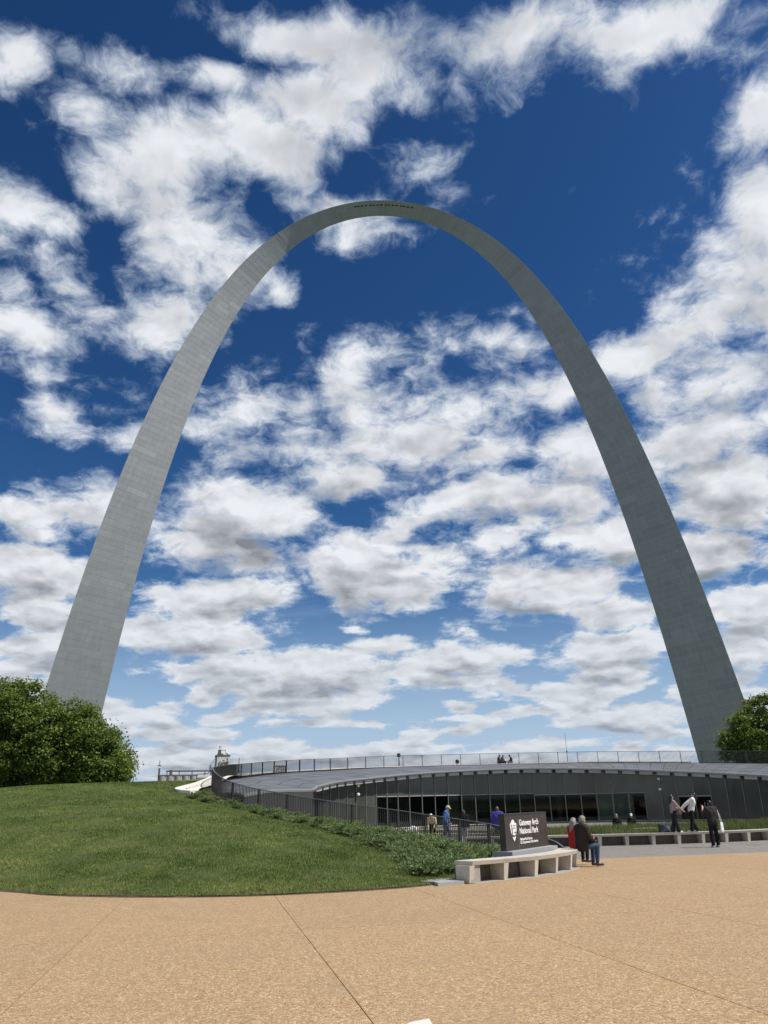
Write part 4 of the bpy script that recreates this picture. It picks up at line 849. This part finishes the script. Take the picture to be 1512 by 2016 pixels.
# ---------------------------------------------------------------- people
M_SKIN = mat('skin', (.46,.28,.20), .55); M_SKIN2 = mat('tanned skin', (.36,.20,.14), .55); M_EYE = mat('eye', (.02,.015,.012), .3)
def cloth(name, c, r=.85): return mat(name, c, r, spec=.25, noise=(9, 4, tuple(x*.75 for x in c), .5, (1,1,1)), bump=(25, .25, .01))
CL = dict(black=cloth('black cloth', (.012,.012,.013)), charcoal=cloth('charcoal cloth', (.035,.03,.028)), white=cloth('white cloth', (.72,.71,.69)), blouse=cloth('dusty striped blouse', (.40,.30,.28)), navy=cloth('dark trousers', (.022,.023,.028)),
    jeans=cloth('blue denim', (.045,.075,.13)), red=cloth('red knit', (.42,.03,.03)), blue=cloth('blue shirt', (.07,.15,.38)), indigo=cloth('indigo rain jacket', (.06,.05,.30)), cream=cloth('pale yellow top', (.72,.62,.36)), brown=cloth('dark brown jacket', (.032,.026,.023)),
    palejean=cloth('pale denim', (.32,.38,.45)), grey=cloth('grey cloth', (.16,.17,.19)), olive=cloth('olive cloth', (.07,.07,.05)))
M_HAIRB = mat('black hair', (.010,.009,.009), .4); M_HAIRG = mat('grey hair', (.30,.28,.26), .6, noise=(30, 3, (.12,.11,.10), .7, (1,1,.3))); M_HAIRN = mat('brown hair', (.11,.065,.035), .5); M_HAIRW = mat('white hair', (.62,.60,.57), .6)
M_SHOEW = mat('white shoe', (.70,.69,.66), .5); M_SHOED = mat('dark shoe', (.03,.03,.035), .5)
def fuse(name, parts, m, parent, voxel=.016, smooth=3, dec=None):
    """parts: capsules (p0, r0, p1, r1) and ellipsoids (c, (rx,ry,rz)); fused into one continuous skin"""
    b = MB()
    for q in parts:
        if len(q) == 2: b.ball(q[0], q[1], 12, 9)
        else:
            p0, r0, p1, r1 = q; p0, p1 = Vector(p0), Vector(p1); d = (p1-p0); L = max(d.length, 1e-4); d = d/L
            k = [0, .33, .66, 1]; b.tube([p0-d*r0*.8]+[p0-d*r0*.45]+[p0+d*L*t for t in k]+[p1+d*r1*.45]+[p1+d*r1*.8], [r0*.6, r0*.9]+[r0+(r1-r0)*t for t in k]+[r1*.9, r1*.6], 10)
    me = mesh('tmp', b.v, b.f); o = bpy.data.objects.new('tmp', me); COL.objects.link(o)
    md = o.modifiers.new('r', 'REMESH'); md.mode = 'VOXEL'; md.voxel_size = voxel; sm = o.modifiers.new('s', 'SMOOTH'); sm.factor = .5; sm.iterations = smooth
    dg = bpy.context.evaluated_depsgraph_get(); me2 = bpy.data.meshes.new_from_object(o.evaluated_get(dg)); bpy.data.objects.remove(o); me2.name = name
    me2.materials.clear(); me2.materials.append(m); me2.polygons.foreach_set('use_smooth', np.ones(len(me2.polygons), bool)); return link(name, me2, parent)
BASE = dict(pel=(0,0,.95), chest=(0,0,1.28), neck=(0,-.01,1.44), head=(0,.02,1.60), shL=(-.18,0,1.40), shR=(.18,0,1.40), elL=(-.23,-.03,1.13), elR=(.23,-.03,1.13), wrL=(-.24,.06,.89), wrR=(.24,.06,.89),
    hipL=(-.09,0,.93), hipR=(.09,0,.93), knL=(-.10,.02,.50), knR=(.10,.02,.50), anL=(-.10,-.03,.08), anR=(.10,-.03,.08))
SIT = dict(pel=(0,0,.09), chest=(0,.03,.44), neck=(0,.05,.60), head=(0,.09,.76), shL=(-.18,.04,.56), shR=(.18,.04,.56), elL=(-.24,.12,.31), elR=(.24,.12,.31), wrL=(-.10,.34,.22), wrR=(.10,.34,.22), hipL=(-.09,.02,.08), hipR=(.09,.02,.08), knL=(-.11,.44,.08), knR=(.11,.44,.08), anL=(-.10,.40,-.37), anR=(.10,.40,-.37))
def person(label, loc, face, pose=None, base=BASE, scale=1.0, top='black', legs='black', hair=M_HAIRB, hairstyle='short', skin=M_SKIN, shoes=M_SHOEW, sleeve=1.0, flare=0.0, loose=0.0, group=None, extra=None, headtilt=0.0):
    J = dict(base); J.update(pose or {}); J = {k: np.array(v, float) for k, v in J.items()}
    root = empty('person', loc, face); root.scale = (scale,)*3; tag(root, label, 'person', group)
    X = np.array([1.0, 0, 0]); up = (J['head']-J['neck']); up /= np.linalg.norm(up); fw = np.array([0, 1, 0])*math.cos(headtilt)+np.array([0, 0, 1])*math.sin(headtilt); fw = fw-up*np.dot(fw, up); fw /= np.linalg.norm(fw)
    h = J['head']; toe = {s: J['an'+s]+np.array([0, .15, -.045]) for s in 'LR'}
    torso = lambda g: [(J['pel']-X*.05, .115+g, (J['pel']+J['chest'])/2-X*.045, .105+g), (J['pel']+X*.05, .115+g, (J['pel']+J['chest'])/2+X*.045, .105+g), ((J['pel']+J['chest'])/2-X*.045, .105+g, J['chest']-X*.065, .115+g), ((J['pel']+J['chest'])/2+X*.045, .105+g, J['chest']+X*.065, .115+g),
        (J['chest'], .11+g, J['neck']-(J['neck']-J['chest'])*.3, .08+g), (J['chest']-X*.06, .10+g, J['shL'], .058+g), (J['chest']+X*.06, .10+g, J['shR'], .058+g), (J['shL'], .055+g, J['neck'], .05+g), (J['shR'], .055+g, J['neck'], .05+g)]
    arms = lambda g, k: [q for s in 'LR' for q in ([(J['sh'+s], .056+g, J['el'+s], .043+g)]+([(J['el'+s], .043+g, J['el'+s]+(J['wr'+s]-J['el'+s])*k, .032+(1-k)*.01+g)] if k > 0 else []))]
    lg = lambda g, fl: [q for s in 'LR' for q in ((J['hip'+s], .088+g, J['kn'+s], .062+g+fl*.3), (J['kn'+s], .062+g+fl*.3, J['an'+s]+np.array([0,0,.02]), .042+g+fl))]
    body = torso(0)+arms(0, 1)+lg(0, 0)+[(J['pel']-X*.04, .11, J['pel']+X*.04, .11), (J['neck']-up*.03, .058, h-up*.07, .052), (h, (.074,.092,.112)), (h-up*.055+fw*.035, (.05,.05,.055)), (h+fw*.092-up*.015, (.014,.022,.022)), (h-X*.076-up*.01, (.012,.022,.03)), (h+X*.076-up*.01, (.012,.022,.03)), (h+fw*.083-up*.058, (.026,.010,.008))]
    for s, sx in (('L', -1), ('R', 1)):
        d = J['wr'+s]-J['el'+s]; d /= np.linalg.norm(d); side = np.cross(d, [0, 0, 1.0]); side = side/np.linalg.norm(side) if np.linalg.norm(side) > .2 else np.array([0, 1.0, 0])
        w = J['wr'+s]; pl = w+d*.085; body += [(w, .030, pl, .036), (w+side*.012, .026, pl+side*.018, .022), (w-side*.012, .026, pl-side*.018, .022)]
        curl = np.cross(side, d)
        for k, (o_, L) in enumerate(((-.030, .060), (-.010, .075), (.010, .078), (.030, .068))): body += [(pl+side*o_, .0095, pl+side*o_+d*L*.55+curl*.012, .009), (pl+side*o_+d*L*.55+curl*.012, .009, pl+side*o_+d*L*.8+curl*.032, .008)]
        body += [(w+d*.03+side*.03, .012, w+d*.065+side*.062+curl*.01, .010), (w+d*.065+side*.062+curl*.01, .010, w+d*.10+side*.066+curl*.02, .009)]
        body += [(J['an'+s], .042, toe[s], .030), (J['an'+s]+np.array([0,-.045,-.045]), .03, toe[s], .03)]
    fuse('body', body, skin, root, .015, 2)
    fuse('top', torso(.016+loose)+arms(.014+loose*.6, sleeve)+[(J['pel']+np.array([0,0,.03]), .125+loose, J['pel']-np.array([0,0,.03]), .12+loose)], CL[top], root, .02, 4)
    fuse('trousers', lg(.014, flare)+[(J['hipL'], .112, J['hipR'], .112), (J['pel']-X*.05, .118, J['pel']+X*.05, .118)], CL[legs], root, .02, 4)
    for s in 'LR': fuse('shoe', [(J['an'+s]+np.array([0,-.03,-.028]), .046, toe[s]+np.array([0,.02,.0]), .038), (J['an'+s]+np.array([0,-.03,-.05]), .036, toe[s]+np.array([0,.03,-.005]), .036)], shoes, root, .015, 3)
    for sx in (-1, 1): b = MB(); b.ball(h+X*sx*.030+fw*.082+up*.012, .011, 8, 5); b.build('eye', M_EYE, root, True)
    hp = [(h+up*.03-fw*.012, (.083,.098,.098)), (h-fw*.045+up*.0, (.08,.065,.10)), (h+up*.07+fw*.03, (.06,.05,.045))]
    if hairstyle == 'long': hp += [(h-fw*.07, .07, J['neck']-fw*.09-up*.12, .07), (h-fw*.05-X*.055, .045, J['neck']-fw*.05-X*.08-up*.06, .045), (h-fw*.05+X*.055, .045, J['neck']-fw*.05+X*.08-up*.06, .045)]
    if hairstyle == 'bob': hp += [(h-fw*.05, .085, h-fw*.06-up*.13, .075), (h-fw*.03-X*.05, .045, h-X*.06-fw*.03-up*.12, .04), (h-fw*.03+X*.05, .045, h+X*.06-fw*.03-up*.12, .04)]
    if hairstyle == 'tail': hp += [(h-fw*.10, .045, h-fw*.16-up*.06, .04), (h-fw*.16-up*.06, .04, h-fw*.17-up*.26, .02)]
    if hairstyle == 'bun': hp += [(h-fw*.10+up*.06, (.05,.05,.05))]
    if hairstyle != 'bald': fuse('hair', hp, hair, root, .016, 2)
    if extra: extra(root, J, h, up, fw, X)
    return root
def cap_on(col, brimcol):
    def f(root, J, h, up, fw, X):
        fuse('cap', [(h+up*.055, (.092,.108,.075)), (h+up*.03, (.093,.106,.05))], col, root, .016, 3); fuse('cap_brim', [(h+fw*.10+up*.045-X*.03, .028, h+fw*.16+up*.03-X*.02, .022), (h+fw*.10+up*.045+X*.03, .028, h+fw*.16+up*.03+X*.02, .022)], brimcol, root, .014, 2)
    return f
M_CAP = cloth('stone coloured cap', (.62,.60,.46)); R = math.radians
def vest(root, J, h, up, fw, X): pass
BT = -.53+.47      # top of the long bench
# two women on the long bench, hand in hand
person('woman in pale blouse and wide dark trousers standing on the bench holding hands', (12.34, 36.42, BT), R(-82), dict(wrL=(-.10,.46,.98), wrR=(.12,.46,.96), elL=(-.20,.22,1.12), elR=(.21,.22,1.10), head=(0,.0,1.60), anL=(-.10,-.10,.08), anR=(.10,.10,.08)), scale=.90, top='blouse', legs='navy', hairstyle='long', flare=.05, headtilt=.1)
person('woman in white sweater leaning back on the bench with her face raised', (13.16, 36.52, BT), R(78), dict(pel=(0,.0,.97), chest=(0,-.10,1.28), neck=(0,-.15,1.44), head=(0,-.20,1.58), shL=(-.18,-.09,1.40), shR=(.18,-.09,1.40), elL=(-.17,.18,1.22), elR=(.17,.18,1.22), wrL=(-.10,.40,1.02), wrR=(.10,.40,1.02), anL=(-.10,.10,.08), anR=(.11,-.16,.08)), scale=.94, top='white', legs='black', hairstyle='tail', flare=.04, loose=.02, headtilt=.75)
person('photographer in black with cap aiming a phone at the two women', (12.66, 33.0, plaza_z(33)), R(8), dict(elL=(-.30,.10,1.16), wrL=(-.16,.32,1.42), elR=(.24,.08,1.15), wrR=(-.05,.34,1.36), anL=(-.11,-.02,.08), anR=(.12,.02,.08)), top='charcoal', legs='black', hairstyle='short', sleeve=.0, loose=.03, flare=.02, extra=cap_on(CL['black'], CL['black']))
b = MB(); b.box((-.037, -.005, 0), (.037, .005, .15)); o = b.build('phone', M_SHOED); o.location = (12.47, 33.37, plaza_z(33)+1.42); o.rotation_euler = (0, 0, R(10)); tag(o, 'dark phone held up by the photographer in black', 'phone')
def tote(loc, rz):
    root = empty('tote_bag', loc, rz); tag(root, 'white tote bag hanging from the shoulder of the photographer', 'bag')
    fuse('bag', [((-.02,-.13,.05), .035, (-.02,.13,.05), .035), ((0,-.12,.36), .022, (0,.12,.36), .022), ((-.01,-.13,.06), .035, (0,-.12,.36), .022), ((-.01,.13,.06), .035, (0,.12,.36), .022), ((0,0,.1), (.045,.13,.12)), ((0,0,.25), (.035,.13,.12))], CL['white'], root, .014, 3)
    b = MB(); b.tube([(0,-.08,.36), (-.04,-.07,.66), (-.08,-.02,.88), (-.05,.05,.66), (0,.08,.36)], .014, 6); b.build('strap', CL['white'], root)
tote((13.0, 32.98, plaza_z(33)+.52), R(-40))
# couple on the end of the curved bench
ZB = plaza_z(24)+.47
person('grey haired man in dark jacket and jeans seated on the curved bench', (5.38, 23.9, ZB), R(-68), dict(head=(0,.10,.77)), base=SIT, scale=.99, top='brown', legs='jeans', hair=M_HAIRG, shoes=M_SHOED, loose=.04)
person('grey haired woman in red top seated beside the man in the dark jacket', (5.34, 24.75, ZB), R(-62), dict(head=(0,.07,.76)), base=SIT, scale=.92, top='red', legs='navy', hair=M_HAIRG, hairstyle='long', shoes=M_SHOED, loose=.02)
fz = empty('drink_can', (5.70, 23.83, ZB+.24)); tag(fz, 'red and white can in the hands of the seated man', 'can')
b = MB(); b.tube([(0,0,0), (0,0,.012), (0,0,.10), (0,0,.115)], [.028,.033,.033,.027], 12); b.build('can_body', CL['red'], fz, True); b = MB(); b.tube([(0,0,.03), (0,0,.06)], .0335, 12); b.build('white_band', M_WHITE, fz, True)
# visitors beyond the railing
GZ = -.515
person('man in blue shirt, jeans and pale cap walking behind the railing', (2.70, 42.0, GZ), R(-105), dict(chest=(0,.06,1.27), neck=(0,.09,1.43), head=(0,.15,1.58), shL=(-.18,.07,1.39), shR=(.18,.07,1.39), elL=(-.25,.02,1.12), elR=(.25,.0,1.12), wrL=(-.22,.18,.92), wrR=(.22,.15,.92), anL=(-.10,.20,.08), anR=(.10,-.22,.10), knL=(-.10,.15,.5)), scale=1.02, top='blue', legs='jeans', hair=M_HAIRG, shoes=M_SHOED, loose=.02, headtilt=-.25, extra=cap_on(M_CAP, M_CAP))
person('stooping white haired visitor in dark jacket over a pale yellow top', (2.08, 42.4, GZ), R(165), dict(pel=(0,-.08,.88), chest=(0,.14,1.14), neck=(0,.24,1.26), head=(0,.34,1.35), shL=(-.18,.17,1.23), shR=(.18,.17,1.23), elL=(-.22,.16,.96), elR=(.22,.16,.96), wrL=(-.15,.32,.80), wrR=(.15,.32,.80)), scale=.93, top='cream', legs='black', hair=M_HAIRW, shoes=M_SHOED)
person('woman in long black coat and pale jeans walking away behind the railing', (3.55, 41.0, GZ), R(-20), dict(anL=(-.09,-.14,.09), anR=(.10,.14,.08)), scale=.88, top='black', legs='palejean', hair=M_HAIRN, hairstyle='bun', loose=.045)
person('visitor in indigo rain jacket with dark shoulders behind the park sign', (4.84, 38.0, GZ), R(-12), dict(anL=(-.10,-.10,.08), anR=(.10,.10,.08)), scale=.97, top='indigo', legs='jeans', hair=M_HAIRN, loose=.045)
person('crouching visitor in white shirt just behind the juniper hedge', (.85, 42.0, GZ), R(-70), dict(pel=(0,-.05,.46), chest=(0,.22,.66), neck=(0,.34,.70), head=(0,.46,.66), shL=(-.18,.27,.70), shR=(.18,.27,.70), elL=(-.22,.38,.46), elR=(.22,.38,.46), wrL=(-.10,.50,.34), wrR=(.10,.50,.34), hipL=(-.09,-.05,.45), hipR=(.09,-.05,.45), knL=(-.13,.34,.46), knR=(.13,.34,.46), anL=(-.11,.10,.08), anR=(.11,.10,.08)), top='white', legs='grey', hair=M_HAIRG, loose=.03)
# small figures sitting by the glass wall
for x, y, lab, hr, ex in ((12.95, 48.0, 'grey haired visitor in dark clothes sitting low before the glass wall', M_HAIRG, None), (13.85, 48.2, 'visitor in white cap and black jacket sitting low before the glass wall', M_HAIRB, cap_on(CL['white'], CL['white']))):
    person(lab, (x, y, GZ+.18), R(170), dict(anL=(-.10,.46,-.10), anR=(.10,.46,-.10), knL=(-.11,.34,.22), knR=(.11,.34,.22)), base=SIT, scale=.95, top='black', legs='navy', hair=hr, extra=ex)
# three people resting on the kerb up beyond the roof
for x, y, rz, lab, tp, lg in ((10.25, 77.0, -80, 'visitor in olive jacket sitting on the kerb beyond the roof rail', 'olive', 'black'), (10.62, 77.2, -70, 'visitor in grey top sitting close beside the olive jacket beyond the roof rail', 'grey', 'navy'), (11.5, 77.05, 85, 'visitor in black sitting opposite the other two beyond the roof rail', 'black', 'grey')):
    person(lab, (x, y, 4.52), R(rz), dict(anL=(-.14,.32,.02), anR=(.14,.32,.02), knL=(-.20,.34,.18), knR=(.20,.34,.18), head=(0,.15,.72)), base=SIT, scale=.95, top=tp, legs=lg, hair=M_HAIRB)
person('visitor with dark hair and red top walking behind the crest of the mound', (-25.5, 60.4, lawn_z(-25.5,60.4)), R(60), scale=.88, top='red', legs='navy')
person('visitor in white cap and white top walking behind the crest of the mound', (-24.5, 60.4, lawn_z(-24.5,60.4)), R(60), scale=.87, top='white', legs='jeans', extra=cap_on(CL['white'], CL['white']))
def brown_bag():
    o = fuse('shoulder_bag', [((-.09,0,.03), .04, (.09,0,.03), .04), ((-.08,0,.13), .03, (.08,0,.13), .03), ((0,0,.08), (.11,.04,.07))], mat('brown leather', (.10,.07,.055), .6), None, .014, 3); o.location = (12.52, 36.27, BT+.72); tag(o, 'small brown bag at the hip of the woman in the pale blouse', 'bag')
brown_bag()
# dark carry case standing on the bench by the two women
def case():
    root = empty('carry_case', (12.0, 36.86, BT), R(4)); tag(root, 'dark grey wedge shaped case standing beside the women on the bench', 'case'); m = mat('dark blue grey plastic', (.045,.055,.065), .5)
    b = MB(); b.hexa([(-.20,-.14,0),(.24,-.14,0),(.24,.14,0),(-.20,.14,0)], [(-.24,-.05,.36),(.30,-.05,.36),(.30,.12,.36),(-.24,.12,.36)]); b.build('shell', m, root)
    b = MB(); b.hexa([(-.12,-.145,.05),(.16,-.145,.05),(.16,-.13,.05),(-.12,-.13,.05)], [(-.05,-.085,.25),(.24,-.085,.25),(.24,-.07,.25),(-.05,-.07,.25)]); b.build('front_pocket', CL['grey'], root); b = MB(); b.tube([(-.08,.03,.36),(-.06,.03,.42),(.12,.03,.42),(.14,.03,.36)], .012, 6); b.build('handle', M_SHOED, root)
case()
# ---------------------------------------------------------------- far things
M_ELEV = mat('white painted concrete', (.66,.65,.62), .85, noise=(.15, 5, (.45,.44,.42), .5, (1,1,.3))); M_ELEVG = mat('stained concrete silo', (.40,.37,.34), .9, noise=(.3, 5, (.26,.24,.22), .6, (1,1,.2))); M_STRUC = mat('rusty steelwork', (.12,.10,.09), .8)
def elevator():
    o0 = Vector((-220, 900, -14)); root = empty('grain_elevator', o0+Vector((3.5, 0, 0)), R(20)); tag(root, 'distant white grain elevator tower with silos and conveyor gallery', 'industrial building')
    def add(b, nm, m, par=None): b.v = [tuple(Vector(p)-o0) for p in b.v]; return b.build(nm, m, par or root)
    tw = MB(); tw.box((-196.3,900,-14), (-182,914,52)); t = add(tw, 'tower', M_ELEV)
    b = MB(); b.box((-196.8,899.6,52), (-181.4,914.4,53.4)); add(b, 'parapet', M_STRUC, t)
    for (x, z) in [(-194,24+6*k) for k in range(4)]+[(-184.5,24+6*k) for k in range(5)]+[(-191,30),(-187.5,30),(-187.5,38)]:
        b = MB(); b.box((x-.6,899.7,z), (x+.6,900.1,z+2)); add(b, 'window', M_STRUC, t)
    b = MB(); b.box((-196.9,901,-14), (-196.3,905,52)); add(b, 'leg_casing', M_STRUC, t)
    b = MB(); b.box((-195,902,53.4), (-189,909,55)); b.box((-194.6,902,55), (-191.5,906,59)); b.box((-194,902.5,59), (-193.6,903,62.5)); b.box((-192.2,902.5,59), (-191.8,903,62.5)); b.box((-194.2,902.4,62.2), (-191.6,903,62.8)); b.box((-191.5,902,58.3), (-186.5,903,58.9)); b.box((-187,902,53.4), (-186.6,902.5,58.3)); add(b, 'headhouse', M_STRUC, t)
    b = MB(); b.ball((-184,904,55), (1.5,1.5,1.8), 12, 8); add(b, 'tank', M_ELEV, t)
    me = text_mesh('Cargill', 4.3, .05, .12); me.materials.clear(); me.materials.append(M_SHOED); o = link('wall_lettering', me, t); o.location = Vector((-194.2,899.6,43.0))-o0; o.rotation_euler = (math.pi/2, R(-5), 0)
    b = MB(); b.box((-193.6,899.65,42.1), (-186.5,899.95,42.4)); b.box((-189.5,899.65,47.2), (-187.6,899.95,47.7)); add(b, 'lettering_swash', M_SHOED, t)
    for i in range(5): x = -254+8.4*i; b = MB(); b.tube([(x,905,-14), (x,905,31.5)], 3.9, 16); add(b, 'silo', M_ELEVG)
    b = MB(); b.box((-258.5,902,31.5), (-216,909,33)); b.box((-250,904,36), (-199,906,37.4)); 
    for x in (-249,-236,-222,-208): b.box((x-.4,904,31), (x+.4,906,37))
    b.box((-258.4,903,20), (-256.6,906,40)); b.box((-259.4,903,42), (-255.5,906,43)); b.box((-257.9,904,43), (-257.2,905,48)); b.box((-246.5,903,33), (-243.5,906,38)); add(b, 'conveyor_gallery', M_STRUC)
    b = MB(); b.box((-216.5,902,-14), (-197,912,29.5)); wh = add(b, 'warehouse', M_ELEV); b = MB(); b.hexa([(-217,901.5,29.5),(-196.8,901.5,29.5),(-196.8,912.5,29.5),(-217,912.5,29.5)], [(-216,906,33.5),(-196.8,906,35),(-196.8,908,35),(-216,908,33.5)]); add(b, 'warehouse_roof', M_ELEVG, wh)
    for x in (-213.5,-208,-203,-199.5): b = MB(); b.box((x-.7,901.6,26.6), (x+.7,902.05,28.4)); add(b, 'window', M_STRUC, wh)
    b = MB(); b.hexa([(-204.5,904,30),(-199.5,904,30),(-199.5,908,30),(-204.5,908,30)], [(-203,905,43),(-201.4,905,43),(-201.4,907,43),(-203,907,43)]); b.tube([(-202,906,43),(-196.5,906,51)], .3, 5); add(b, 'transfer_tower', M_ELEV)
elevator()
def mast(label, x, y, z0, z1, r, lamp=False):
    root = empty('lamp_post' if lamp else 'mast', (x, y, z0)); tag(root, label, 'lamp' if lamp else 'mast')
    b = MB(); b.tube([(0,0,-.3), (0,0,(z1-z0)*.5), (0,0,z1-z0)], [r, r*.8, r*.5], 6); b.build('pole', M_RAIL, root)
    if lamp: b = MB(); b.tube([(0,0,z1-z0-.35), (0,0,z1-z0-.3), (0,0,z1-z0), (0,0,z1-z0+.06)], [r*1.3, r*2.6, r*2.2, r], 8); b.build('lamp_head', M_RAIL, root)
    else: b = MB(); b.box((-r*2,-r*2,(z1-z0)*.72), (r*2,r*2,(z1-z0)*.74)); b.build('bracket', M_RAIL, root)
mast('thin bare mast rising between the grain elevator and the railing', -55.9, 300, 0, 17.4, .22)
mast('dark lamp post beyond the roof rail over the darkest window bays', 1.03, 95, 3.5, 6.6, .09, True)
mast('short dark lamp post beyond the roof rail beside the seated trio', 7.6, 92, 3.5, 5.6, .09, True)
mast('hair thin radio mast far beyond the roof', 327.5, 1500, -14, 112, .5)
def info_panel():
    root = empty('information_panel', (-9.0, 66.6, 3.55), R(20)); tag(root, 'small grey information panel standing behind the roof railing', 'sign')
    for x in (-.35, .35): b = MB(); b.box((x-.03,-.03,-.1), (x+.03,.03,.75)); b.build('leg', M_RAIL, root)
    b = MB(); b.box((-.42,-.035,.28), (.42,.0,.78)); p = b.build('panel', mat('pale panel face', (.42,.40,.40), .5), root); b = MB(); b.box((-.44,-.045,.78), (.44,.01,.84)); b.build('cap', M_RAIL, root)
info_panel()
